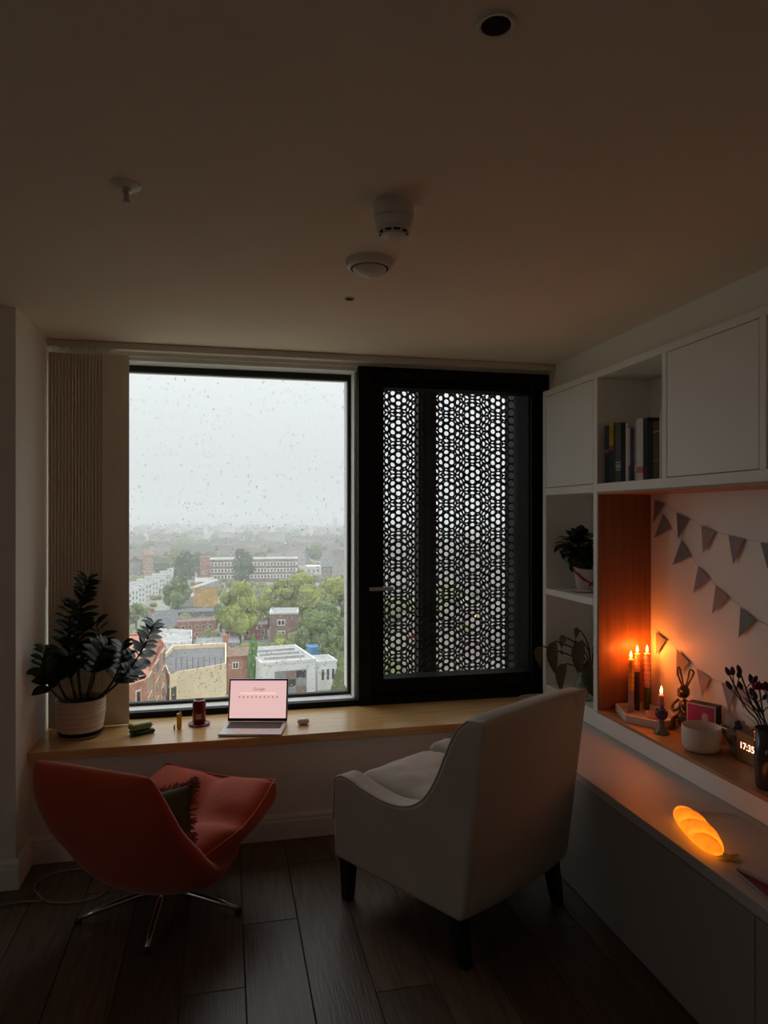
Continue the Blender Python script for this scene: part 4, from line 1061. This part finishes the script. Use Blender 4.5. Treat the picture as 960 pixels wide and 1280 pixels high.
# --- sprig of leaf and papers
p = PZ(912, 1076, ZC)
t = thing('fallen_leaf', 'pale green leaf lying on the cabinet just past the glowing loaf', 'leaf', (p.x, p.y, ZC+0.002))
M_sl = mat('pale_leaf', (0.20, 0.25, 0.08), 0.6, var=0.2, scale=30)
for k, (a, s) in enumerate(((20, 1.0), (75, 0.8), (-40, 0.7), (150, 0.8))):
    lo = link_obj('leaflet', leaf_mesh('leaflet', 0.05*s, 0.013*s, M_sl, 0.25, -0.12, 6), t, True); lo.rotation_euler = (0, 0, R(a)); lo.location = (0, 0, 0.001*k)
for k, (ax, ay, c, lab, dz, rz) in enumerate(((966, 1112, (0.24, 0.03, 0.06), 'dark pink notebook under the pale sheet on the cabinet', 0.0, -8), (970, 1104, (0.62, 0.50, 0.50), 'pale pink notebook with a perforated edge on top of the dark one', 0.0085, 14))):
    p = PZ(ax, ay, ZC)
    t = thing('notebook', lab, 'notebook', (p.x+0.02, p.y, ZC+dz), R(rz))
    build(G().cbox((0, 0, 0.004), (0.13, 0.19, 0.008)), 'pages', mat('nb_paper%d' % k, (0.6, 0.5, 0.48), 0.8), t, local=True)
    build(G().cbox((0, 0, 0.0079), (0.134, 0.194, 0.001)), 'cover', mat('nb_cover%d' % k, c, 0.5), t, local=True)
    if k:
        hg = G()
        for j in range(16): hg.cbox((-0.060, -0.088+0.0117*j, 0.0085), (0.005, 0.005, 0.0003))
        stuff(build(hg, 'perforations', mat('nb_hole', (0.25, 0.18, 0.18), 0.8), t, local=True))
# ================================================================== THE CITY BELOW
GZ = -28.5
M_grd = mat('wet_ground', (0.30, 0.29, 0.26), 0.7, scale=0.05, col2=(0.15, 0.18, 0.09))
struct(build(G().box((-2600, -600, GZ-1), (2600, 3000, GZ)), 'ground', M_grd))
C_brick = mat('red_brick', (0.330, 0.143, 0.098), 0.85, var=0.25, scale=0.9)
C_rbrick = mat('bright_red_brick', (0.42, 0.19, 0.13), 0.85, var=0.2, scale=0.8)
C_brown = mat('brown_brick', (0.240, 0.150, 0.112), 0.85, var=0.25, scale=0.9)
C_cream = mat('cream_render', (0.750, 0.615, 0.420), 0.8, var=0.08, scale=0.5)
C_white = mat('white_render', (0.690, 0.690, 0.690), 0.7, var=0.08, scale=0.5)
C_ochre = mat('ochre_sheeting', (0.570, 0.330, 0.090), 0.8, var=0.2, scale=0.6)
C_slate = mat('slate_roof', (0.128, 0.128, 0.135), 0.6, var=0.25, scale=1.0)
C_zinc = mat('zinc_roof', (0.255, 0.262, 0.270), 0.5, var=0.2, scale=0.6)
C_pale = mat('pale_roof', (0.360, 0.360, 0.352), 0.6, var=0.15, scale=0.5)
C_frame = mat('white_window_frame', (0.825, 0.810, 0.780), 0.6)
C_pane = mat('dark_window_glass', (0.035, 0.04, 0.045), 0.15)
C_blue = mat('blue_panel', (0.105, 0.300, 0.570), 0.5)
C_redd = mat('red_door', (0.450, 0.045, 0.060), 0.5)
OCC = []
def free(q, r): return all((q.x-a)**2+(q.y-b)**2 > (r+c)**2 for a, b, c in OCC)
def gp(px, py): return PZ(px, py, GZ)
def dep(py): return (CAMH-GZ)*F/(py-HOR)
def house(label, px, yb, wpx, ytop, d, wall, roof='flat', rmat=C_slate, rh=2.5, wins=(), rz=None, cat='building', name='house', group=None, chim=(), doors=(), parapet=None):
    D = dep(yb); p = gp(px, yb); w = wpx*D/F; h = (yb-ytop)*D/F
    if rz is None: rz = -math.atan2(p.x, p.y)
    c = Vector((p.x, p.y, GZ)) + Matrix.Rotation(rz, 3, 'Z') @ Vector((0, d/2, 0))
    t = thing(name, label, cat, c, rz, group); OCC.append((c.x, c.y, 0.5*math.hypot(w, d)))
    build(G().box((-w/2, -d/2, 0), (w/2, d/2, h)), 'wall', wall, t, local=True)
    if roof == 'flat':
        build(G().box((-w/2+0.2, -d/2+0.2, h), (w/2-0.2, d/2-0.2, h+0.12)), 'roof', rmat, t, local=True)
        pm = parapet or wall; g = G()
        for a, b in (((-w/2-.1, -d/2-.1, h-0.1), (w/2+.1, -d/2+.2, h+.35)), ((-w/2-.1, d/2-.2, h-0.1), (w/2+.1, d/2+.1, h+.35)), ((-w/2-.1, -d/2+.2, h-0.1), (-w/2+.2, d/2-.2, h+.35)), ((w/2-.2, -d/2+.2, h-0.1), (w/2+.1, d/2-.2, h+.35))): g.box(a, b)
        build(g, 'parapet', pm, t, local=True)
    elif roof == 'gable':
        o = 0.3
        g = G(); g.add([(-w/2-o, -d/2-o, h-.1), (w/2+o, -d/2-o, h-.1), (w/2+o, d/2+o, h-.1), (-w/2-o, d/2+o, h-.1), (-w/2-o, 0, h+rh), (w/2+o, 0, h+rh)], [(0, 1, 5, 4), (2, 3, 4, 5), (0, 4, 3), (1, 2, 5), (3, 2, 1, 0)])
        build(g, 'roof', rmat, t, local=True)
    elif roof == 'gable_front':
        o = 0.3
        g = G(); g.add([(-w/2-o, -d/2-o, h-.1), (w/2+o, -d/2-o, h-.1), (w/2+o, d/2+o, h-.1), (-w/2-o, d/2+o, h-.1), (0, -d/2-o, h+rh), (0, d/2+o, h+rh)], [(0, 1, 4), (1, 2, 5, 4), (2, 3, 5), (3, 0, 4, 5), (3, 2, 1, 0)])
        build(g, 'roof', rmat, t, local=True)
    elif roof == 'mono':
        g = G(); g.add([(-w/2-.2, -d/2-.2, h-.1), (w/2+.2, -d/2-.2, h-.1), (w/2+.2, d/2, h-.1), (-w/2-.2, d/2, h-.1), (w/2+.2, -d/2-.2, h+rh), (w/2+.2, d/2, h+rh)], [(0, 1, 4), (1, 2, 5, 4), (2, 3, 5), (3, 0, 4, 5), (3, 2, 1, 0)])
        build(g, 'roof', rmat, t, local=True)
    for fx, fz, fw, fh in wins:            # fractions of the front face
        x0, z0, ww, wh = -w/2+fx*w, fz*h, fw*w, fh*h
        f = build(G().box((x0, -d/2-.08, z0), (x0+ww, -d/2+.02, z0+wh)), 'window', C_frame, t, local=True)
        b = 0.13*min(ww, wh)
        g = G()
        if ww > 1.0:
            g.box((x0+b, -d/2-.10, z0+b), (x0+ww/2-b/2, -d/2-.07, z0+wh-b)); g.box((x0+ww/2+b/2, -d/2-.10, z0+b), (x0+ww-b, -d/2-.07, z0+wh-b))
        else: g.box((x0+b, -d/2-.10, z0+b), (x0+ww-b, -d/2-.07, z0+wh-b))
        build(g, 'pane', C_pane, f, local=True)
    for fx, fz, fw, fh, m in doors:
        x0, z0 = -w/2+fx*w, fz*h
        build(G().box((x0, -d/2-.08, z0), (x0+fw*w, -d/2+.02, z0+fh*h)), 'door', m, t, local=True)
    for fx, fy, ch in chim:
        build(G().box((-w/2+fx*w-.45, -d/2+fy*d-.35, 0.2), (-w/2+fx*w+.45, -d/2+fy*d+.35, h+ch)), 'chimney', wall, t, local=True)
    return t
def grid(nx, nz, x0=0.05, x1=0.95, z0=0.12, z1=0.9, fw=0.6, fh=0.6):
    dx = (x1-x0)/nx; dz = (z1-z0)/nz
    return [(x0+dx*(i+0.5-fw/2), z0+dz*(j+0.5-fh/2), dx*fw, dz*fh) for i in range(nx) for j in range(nz)]
# --- trees
C_l1 = mat('foliage_yellow_green', (0.298, 0.333, 0.061), 0.8, var=0.45, scale=0.5, rnd=0.1)
C_l2 = mat('foliage_green', (0.149, 0.201, 0.056), 0.8, var=0.45, scale=0.5, rnd=0.1)
C_l3 = mat('foliage_dark', (0.088, 0.126, 0.056), 0.8, var=0.4, scale=0.5, rnd=0.1)
C_ivy = mat('foliage_ivy', (0.131, 0.280, 0.061), 0.8, var=0.4, scale=0.8)
C_bark = mat('bark', (0.06, 0.045, 0.035), 0.9)
def crown_mesh(seed, m, nleaf=3200, ls=0.075, shape='round'):
    r_ = random.Random(seed); g = G(); vs = g.v; clumps = []
    for k in range(26):
        d = Vector((r_.gauss(0, 1), r_.gauss(0, 1), r_.gauss(0.1, 1))).normalized()
        if shape == 'round': c = Vector((d.x, d.y, d.z))*r_.uniform(0.35, 0.72); cr = r_.uniform(0.22, 0.40)
        else: c = Vector((d.x*0.35, d.y*0.35, r_.uniform(-0.85, 0.85))); cr = r_.uniform(0.25, 0.4)*(1-0.35*max(0, c.z))
        clumps.append((c, cr))
    for c, cr in clumps: g.ball(c, (cr*0.82,)*3, 8, 5)
    for k in range(nleaf):
        c, cr = r_.choice(clumps); d = Vector((r_.gauss(0, 1), r_.gauss(0, 1), r_.gauss(0.3, 1))).normalized()
        p = c+d*cr*r_.uniform(0.85, 1.12); a = d.orthogonal().normalized(); a.rotate(Matrix.Rotation(r_.uniform(0, 6.28), 3, d)); b = d.cross(a)
        a = a+d*r_.uniform(-.5, .5); s = ls*r_.uniform(0.5, 1.2)
        g.add([p-a*s, p+b*s*0.6, p+a*s, p-b*s*0.6], [(0, 1, 2, 3)])
    me = bpy.data.meshes.new('crown'); me.from_pydata([tuple(v) for v in g.v], [], g.f); me.materials.append(m)
    return me
tm = G().tube([(0, 0, 0), (0.02, 0, 0.5), (0, 0.02, 1.0)], [0.06, 0.045, 0.03], 8).mesh('trunk'); tm.materials.append(C_bark)
CR = {}
def tree(label, px, yb, rpx, ytop, m, seed, ybot=None, name='tree', shape='round', group=None, cat='tree'):
    D = dep(yb); p = gp(px, yb); r_ = rpx*D/F; H = (yb-ytop)*D/F; zb = (yb-(ybot if ybot else yb-0.12*(yb-ytop)))*D/F
    key = (seed % 4, m.name, shape)
    if key not in CR: CR[key] = crown_mesh(seed % 4+1, m, shape=shape)
    t = thing(name, label, cat, (p.x, p.y, GZ), seed*1.3, group); OCC.append((p.x, p.y, r_*0.6))
    o = link_obj('trunk', tm, t, True); o.scale = (H*0.6, H*0.6, max(1.0, (zb+H)/2))
    o = link_obj('crown', CR[key], t, True); o.location = (0, 0, (zb+H)/2); o.scale = (r_*1.05, r_*1.05, (H-zb)/2*1.03)
    return t

# --- near buildings
house('narrow brown brick house with two white windows and a pale parapet', 355, 806, 35, 767, 8, C_brown, 'flat', C_pale, wins=[(0.26, 0.62, 0.28, 0.19), (0.26, 0.26, 0.28, 0.19)], rz=R(-6), parapet=C_white)
wb = house('white flat-roofed modern building with one big glazed opening', 361, 874, 69, 828, 13.5, C_white, 'flat', C_pale, rz=R(9))
D = dep(874); ww = 69*D/F; hh = 46*D/F
gl = build(G().box((-ww*0.26, -6.85, hh*0.12), (ww*0.33, -6.72, hh*0.78)), 'glazing_frame', C_zinc, wb, local=True)
for i in range(3):
    for j in range(3):
        x0 = -ww*0.25+i*ww*0.193; z0 = hh*0.13+j*hh*0.215
        build(G().box((x0, -6.9, z0), (x0+ww*0.18, -6.84, z0+hh*0.195)), 'pane', (C_pane, C_brown, C_zinc)[(i*2+j) % 3], gl, local=True)
for j in range(3): build(G().box((-ww*0.38, -4+3.4*j, hh+.12), (ww*0.38, -3.6+3.4*j, hh+.5)), 'roof_ridge', C_pale, wb, local=True)
house('small white annex with three tall windows beside the modern building', 409, 862, 25, 828, 5, C_white, 'flat', C_pale, wins=[(0.18+0.27*i, 0.35, 0.17, 0.42) for i in range(3)], rz=R(9))
house('bright blue roof cabin behind the white modern building', 394, 838, 12, 811, 3, C_blue, 'flat', C_blue, rz=R(9), name='roof_cabin')
house('orange brick house with one white window and a tall chimney', 298, 868, 25, 819, 6, C_rbrick, 'gable', C_brown, 0.8, wins=[(0.20, 0.66, 0.32, 0.17), (0.45, 0.10, 0.34, 0.28)], rz=R(4), chim=[(-0.10, 0.2, 3.4)])
house('low brick row with a line of small white windows and slate roof', 257, 838, 47, 818, 5, C_brown, 'gable', C_slate, 1.6, wins=grid(6, 1, 0.15, 0.98, 0.35, 0.95, 0.62, 0.8), rz=R(3))
house('grey zinc-roofed shed behind the low brick row', 273, 818, 52, 806, 9, C_zinc, 'flat', C_zinc, rz=R(2), name='shed')
# curved cream corner building
def corner_block(name, label, pts, z1, wall, rmat, wins=True, n=1, z0=GZ):
    c = sum((Vector(q) for q in pts), Vector((0, 0)))/len(pts)
    t = thing(name, label, 'building', (c.x, c.y, GZ))
    build(G().prism(pts, z0, z1, lambda a, b, h: Vector((a, b, h))), 'wall', wall, t)
    inn = [tuple(c+(Vector(q)-c)*0.96) for q in pts]
    build(G().prism(inn, z1, z1+0.1, lambda a, b, h: Vector((a, b, h))), 'roof', rmat, t)
    g = G()
    m = len(pts)
    for i in range(m):
        a, b = Vector(pts[i]), Vector(pts[(i+1) % m]); ai, bi = Vector(inn[i]), Vector(inn[(i+1) % m])
        g.add([(a.x, a.y, z1), (b.x, b.y, z1), (b.x, b.y, z1+.7), (a.x, a.y, z1+.7), (ai.x, ai.y, z1), (bi.x, bi.y, z1), (bi.x, bi.y, z1+.7), (ai.x, ai.y, z1+.7)], [(0, 1, 2, 3), (4, 5, 6, 7), (3, 2, 6, 7)])
    build(g, 'parapet', wall, t)
    return t
def at(px, py, D):           # plan position at a view depth
    d = ray(px, py)*(D/F); return (d.x, d.y)
zc = lambda py, D: CAMH+(HOR-py)*D/F
def wall_windows(t, a, b, zs, n, hgt, frac=0.4, frame=C_frame):
    a = Vector(a); b = Vector(b); u = (b-a).normalized(); nrm = Vector((u.y, -u.x)); L_ = (b-a).length
    for z in zs:
        for k in range(n):
            s0 = L_*(k+0.5-frac/2)/n; s1 = L_*(k+0.5+frac/2)/n
            f = lambda s, o, zz_: Vector((*(a+u*s+nrm*o), zz_))
            g = G(); g.add([f(s0, .06, z), f(s1, .06, z), f(s1, .06, z+hgt), f(s0, .06, z+hgt), f(s0, -.05, z), f(s1, -.05, z), f(s1, -.05, z+hgt), f(s0, -.05, z+hgt)], [(0, 1, 2, 3), (7, 6, 5, 4), (0, 4, 5, 1), (1, 5, 6, 2), (2, 6, 7, 3), (3, 7, 4, 0)])
            w_ = build(g, 'window', frame, t)
            e = 0.12
            g = G(); g.add([f(s0+e, .09, z+e), f(s1-e, .09, z+e), f(s1-e, .09, z+hgt-e), f(s0+e, .09, z+hgt-e)], [(0, 1, 2, 3)])
            build(g, 'pane', C_pane, w_)
D0 = 95
cpts = [at(212, 845, 86), at(222, 845, 88), at(252, 845, 90), at(283, 845, 93), at(283, 845, 108), at(216, 845, 106), at(202, 845, 97)]
cc = corner_block('cream_block', 'cream rendered corner block with a grey roof terrace', cpts, zc(842, 90), C_cream, C_slate)
wall_windows(cc, cpts[6], cpts[0], (zc(868, 90), zc(890, 90)), 1, 1.9, 0.6)
wall_windows(cc, cpts[0], cpts[1], (zc(868, 90), zc(890, 90)), 1, 1.7, 0.6, C_slate)
terr = G()
for k in range(9):
    q = Vector(at(220+7*k, 840, 92)); terr.box((q.x-.04, q.y-.04, zc(842, 90)+.1), (q.x+.04, q.y+.04, zc(842, 90)+1.7))
stuff(build(terr, 'terrace_railing', C_slate, cc))
wpts = [at(196, 815, 120), at(205, 815, 116), at(222, 815, 115), at(240, 815, 117), at(240, 815, 128), at(196, 815, 130)]
wc = corner_block('white_parapet_block', 'pale curved building with a white parapet behind the cream block', wpts, zc(806, 117), C_white, C_pale)
wall_windows(wc, wpts[1], wpts[2], (zc(822, 116),), 2, 1.5, 0.4)
# red brick building at the edge of the view, receding
rpts = [at(120, 830, 60), at(182, 830, 66), at(207, 830, 84), at(198, 830, 92), at(120, 830, 92)]
rb = corner_block('red_brick_block', 'bright red brick block with tall pale windows beside the cream block', rpts, zc(826, 78), C_rbrick, C_brick)
wall_windows(rb, rpts[1], rpts[2], (zc(845, 75), zc(868, 75), zc(892, 75)), 3, 1.6, 0.5, C_cream)
wall_windows(rb, rpts[0], rpts[1], (zc(888, 64),), 3, 1.6, 0.35, C_cream)
gcen = Vector(at(168, 800, 74))
g = G(); e0, e1, e2, e3 = [Vector((*q, zc(826, 78)+.5)) for q in (at(120, 820, 64), at(186, 820, 69), at(200, 820, 86), at(120, 820, 90))]
r0 = Vector((*at(120, 800, 74), zc(798, 74))); r1 = Vector((*at(183, 800, 76), zc(798, 74)))
build(g.add([e0, e1, e2, e3, r0, r1], [(0, 1, 5, 4), (1, 2, 5), (2, 3, 4, 5), (3, 2, 1, 0), (0, 4, 3)]), 'pitched_roof', C_rbrick, rb)
# --- middle distance
house('brick house with a big grey hipped roof next to the red row', 205, 800, 33, 783, 8, C_brick, 'gable', C_slate, 3.4, wins=grid(3, 1, 0.1, 0.9, 0.2, 0.9, 0.4, 0.5), rz=R(8), chim=[(0.1, 0.5, 4.0)])
house('low red brick row in front of the ochre sheeting', 246, 799, 45, 778, 7, C_rbrick, 'flat', C_slate, wins=grid(5, 2, 0.05, 0.95, 0.1, 0.95, 0.4, 0.5), rz=R(5))
house('dark slate-roofed hall under the ochre sheeting', 244, 778, 52, 766, 10, C_slate, 'flat', C_slate, rz=R(4))
house('tall block wrapped in ochre scaffold sheeting', 258, 768, 27, 734, 6, C_ochre, 'mono', C_pale, 2.0, rz=R(6))
house('upper storey in ochre sheeting with a pale sloping roof', 256, 752, 21, 727, 5, C_ochre, 'gable', C_pale, 1.2, rz=R(6))
house('grey lean-to roof leaning on the ochre block', 230, 764, 32, 757, 8, C_zinc, 'mono', C_pale, 3.6, rz=R(6))
house('brick terrace with red doors below the big round tree', 308, 800, 52, 783, 7, C_brick, 'flat', C_slate, doors=[(0.14, 0.0, 0.10, 0.6, C_redd), (0.36, 0.0, 0.08, 0.6, C_frame), (0.62, 0.0, 0.17, 0.75, C_redd)], wins=[(0.02, 0.35, 0.08, 0.4), (0.48, 0.35, 0.09, 0.4), (0.84, 0.35, 0.09, 0.4)], rz=R(0))
lb = house('long four-storey block with bright horizontal window bands', 318, 728, 108, 699, 12, C_brown, 'flat', C_pale, rz=R(-2), parapet=C_white)
D = dep(728); ww = 108*D/F; hh = 29*D/F
for j in range(3):
    z0 = hh*(0.18+0.27*j)
    bnd = build(G().box((-ww/2+0.3, -6.15, z0), (ww/2-0.3, -5.95, z0+hh*0.15)), 'window_band', C_frame, lb, local=True)
    for k in range(26):
        x0 = -ww/2+0.6+(ww-1.2)*k/26
        build(G().box((x0, -6.22, z0+hh*0.025), (x0+(ww-1.2)/26*0.62, -6.1, z0+hh*0.125)), 'pane', C_pane, bnd, local=True)
house('plain red brick stair tower at the end of the long block', 256, 727, 12, 697, 10, C_rbrick, 'flat', C_slate, wins=[(0.3, 0.3, 0.4, 0.16)], rz=R(-2), name='stair_tower')
# receding white terrace
for k in range(9):
    f = k/8; px = 160+f*68; yb = 764-f*38
    house('white stuccoed townhouse, %s along the receding terrace from the slender green tree' % ('ninth eighth seventh sixth fifth fourth third second first'.split()[k]), px, yb, 13-5*f, yb-(24-10*f), 9, C_white, 'flat', C_slate, wins=grid(2, 3, 0.1, 0.9, 0.06, 0.95, 0.42, 0.6), rz=R(42), name='townhouse', group='white townhouses of the receding terrace')
house('orange brick tower above the white terrace', 186, 724, 11, 694, 9, C_rbrick, 'gable', C_brown, 2.5, rz=R(10), name='tower', wins=grid(2, 3))
house('pale flat-roofed block beyond the trees by the window mullion', 392, 724, 18, 709, 12, C_white, 'flat', C_white, rz=R(-4), wins=grid(3, 2))
house('brown brick villa beside the pale flat-roofed block', 414, 722, 24, 708, 10, C_brown, 'gable', C_slate, 3.0, rz=R(-8), wins=grid(4, 2))
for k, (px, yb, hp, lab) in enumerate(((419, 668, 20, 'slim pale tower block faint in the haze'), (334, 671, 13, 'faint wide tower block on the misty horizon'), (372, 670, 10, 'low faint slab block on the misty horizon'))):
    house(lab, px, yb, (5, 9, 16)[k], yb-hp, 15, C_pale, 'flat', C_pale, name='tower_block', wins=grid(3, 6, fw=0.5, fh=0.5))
# --- trees
tree('big round yellow-green tree before the long block', 299, 806, 29, 722, C_l1, 1, 796)
tree('broad light green tree behind the brown brick house', 368, 792, 36, 711, C_l1, 2, 775)
tree('tall tree filling the corner by the mullion', 428, 800, 27, 716, C_l1, 3, 770)
tree('large mid-green tree above the white annex', 408, 822, 30, 752, C_l2, 4, 810)
tree('dark leafy tree nearest the blue roof cabin', 432, 850, 24, 772, C_l2, 5, 840)
tree('small rounded tree against the brown brick house', 386, 826, 17, 772, C_l2, 6, 818)
tree('low bush in front of the brown brick house', 352, 818, 17, 797, C_l1, 7, 817, name='bush', cat='bush')
tree('ivy-clad bright green column beside the orange brick house', 316, 868, 10, 795, C_ivy, 8, 858, shape='tall')
tree('tall dark conifer-like tree in front of the long block', 303, 736, 16, 684, C_l3, 9, 730)
tree('mid-green street tree next to the white terrace', 222, 772, 18, 717, C_l2, 10, 765)
tree('hazy green tree behind the street tree', 233, 738, 17, 684, C_l3, 11, 735)
tree('slender green tree at the end of the white terrace', 248, 722, 10, 690, C_l3, 12, 718)
tree('yellowing shrub beside the white annex', 428, 868, 12, 848, C_l1, 13, 866, name='shrub', cat='bush')
tree('light green tree between the ochre block and the round tree', 276, 790, 12, 752, C_l2, 14, 785)
tree('small tree by the slate hall roof', 170, 786, 14, 752, C_l2, 15, 780)
tree('full crowned tree between the round tree and the broad one', 336, 786, 20, 735, C_l1, 16, 780)
tree('lush tree standing behind the large mid-green one', 398, 796, 24, 735, C_l1, 17, 785)
tree('wide green tree over the corner of the brown brick house', 392, 812, 22, 760, C_l2, 18, 805)
tree('tree with a dense crown behind the white annex', 415, 838, 22, 778, C_l2, 19, 832)
tree('tall tree at the far end of the lush group', 416, 770, 24, 722, C_l1, 20, 760)
sg = G(); r3 = random.Random(8)
for k in range(420):
    px = r3.uniform(165, 440); py = 690+150*r3.random()**1.3
    q = gp(px, py); r_ = r3.uniform(1.0, 2.6)
    if not free(q, r_): continue
    for j in range(3): sg.ball(q+Vector((r3.uniform(-1, 1)*r_, r3.uniform(-1, 1)*r_, r_*0.6)), (r_*r3.uniform(.5, .9), r_*.7, r_*r3.uniform(.6, 1.1)), 7, 5)
me = bpy.data.meshes.new('garden_shrubbery'); me.from_pydata([tuple(v) for v in sg.v], [], sg.f); me.materials.append(mat('shrub_leaves', (0.13, 0.16, 0.05), 0.9, scale=0.4, col2=(0.22, 0.20, 0.07)))
tag(stuff(link_obj('garden_shrubbery', me)), 'tangle of garden shrubs between the houses below', 'shrubs')
# --- beyond: what nobody could count
rr = random.Random(21)
dt = G(); dh = G(); dr = G()
for k in range(1500):
    D = 330*math.exp(rr.uniform(0, 1.75)); px = rr.uniform(-250, 1250)
    q = Vector((*at(px, 700, D), GZ))
    if not free(q, 9): continue
    if rr.random() < 0.62:
        r_ = rr.uniform(3, 7)
        dt.ball(q+Vector((0, 0, rr.uniform(4, 8))), (r_, r_, r_*rr.uniform(0.8, 1.2)), 7, 5)
    else:
        w, d, h = rr.uniform(8, 22), rr.uniform(8, 12), rr.uniform(6, 12)
        M = Matrix.Translation(q) @ Matrix.Rotation(rr.uniform(-0.7, 0.7), 4, 'Z')
        dh.box((-w/2, -d/2, 0), (w/2, d/2, h), M)
        dr.add([M @ Vector(v) for v in ((-w/2, -d/2, h), (w/2, -d/2, h), (w/2, d/2, h), (-w/2, d/2, h), (-w/2, 0, h+3), (w/2, 0, h+3))], [(0, 1, 5, 4), (2, 3, 4, 5), (0, 4, 3), (1, 2, 5)])
for blk in (cpts, wpts, rpts):
    cc_ = sum((Vector(q) for q in blk), Vector((0, 0)))/len(blk); OCC.append((cc_.x, cc_.y, 12))
for k in range(150):             # gardens and low roofs close under the tower, below the sill line
    D = rr.uniform(30, 80); px = rr.uniform(-700, 1700)
    q = Vector((*at(px, 700, D), GZ))
    if not free(q, 6): continue
    if rr.random() < 0.75:
        r_ = rr.uniform(1.5, 3.5); dt.ball(q+Vector((0, 0, rr.uniform(1.5, 3.5))), (r_, r_, r_), 8, 6)
    else:
        w, d, h = rr.uniform(6, 12), rr.uniform(5, 8), rr.uniform(3, 5)
        M = Matrix.Translation(q) @ Matrix.Rotation(rr.uniform(-0.7, 0.7), 4, 'Z')
        dh.box((-w/2, -d/2, 0), (w/2, d/2, h), M)
        dr.add([M @ Vector(v) for v in ((-w/2, -d/2, h), (w/2, -d/2, h), (w/2, d/2, h), (-w/2, d/2, h), (-w/2, 0, h+2), (w/2, 0, h+2))], [(0, 1, 5, 4), (2, 3, 4, 5), (0, 4, 3), (1, 2, 5)])
# near field outside the clear view, seen through the screen
for k in range(260):
    D = rr.uniform(95, 330); px = rr.choice((rr.uniform(455, 1250), rr.uniform(-250, 150)))
    q = Vector((*at(px, 700, D), GZ))
    if not free(q, 9): continue
    if rr.random() < 0.6:
        r_ = rr.uniform(3, 6); dt.ball(q+Vector((0, 0, rr.uniform(4, 7))), (r_, r_, r_), 8, 6)
    else:
        w, d, h = rr.uniform(8, 16), rr.uniform(8, 12), rr.uniform(6, 10)
        M = Matrix.Translation(q) @ Matrix.Rotation(rr.uniform(-0.7, 0.7), 4, 'Z')
        dh.box((-w/2, -d/2, 0), (w/2, d/2, h), M)
        dr.add([M @ Vector(v) for v in ((-w/2, -d/2, h), (w/2, -d/2, h), (w/2, d/2, h), (-w/2, d/2, h), (-w/2, 0, h+3), (w/2, 0, h+3))], [(0, 1, 5, 4), (2, 3, 4, 5), (0, 4, 3), (1, 2, 5)])
for g, nm, m, lab, c in ((dt, 'distant_treetops', mat('distant_foliage', (0.075, 0.10, 0.035), 0.9, scale=0.03, col2=(0.14, 0.15, 0.05)), 'countless treetops of the hazy city', 'trees'), (dh, 'distant_houses', mat('distant_brick', (0.30, 0.24, 0.19), 0.9, scale=0.02, col2=(0.42, 0.40, 0.37)), 'countless walls of far houses in the haze', 'houses'), (dr, 'distant_roofs', mat('distant_slate', (0.10, 0.10, 0.10), 0.8, scale=0.02, col2=(0.16, 0.12, 0.10)), 'countless grey roofs of far houses in the haze', 'roofs')):
    me = bpy.data.meshes.new(nm); me.from_pydata([tuple(v) for v in g.v], [], g.f); me.materials.append(m)
    o = stuff(link_obj(nm, me)); tag(o, lab, c)
# --- rain haze over the city
hz = G().box((-2000, 60, GZ-0.5), (2000, 2600, 14))
hm = bpy.data.materials.new('rain_haze'); hm.use_nodes = True; hn = hm.node_tree; hn.nodes.clear()
ho = hn.nodes.new('ShaderNodeOutputMaterial'); hs_ = hn.nodes.new('ShaderNodeVolumeScatter')
hs_.inputs['Color'].default_value = (0.54, 0.543, 0.545, 1); hs_.inputs['Density'].default_value = 1/430; hs_.inputs['Anisotropy'].default_value = 0.0
hn.links.new(hs_.outputs[0], ho.inputs['Volume'])
o = stuff(build(hz, 'rain_haze', hm)); tag(o, 'grey rain haze hanging over the city', 'haze')
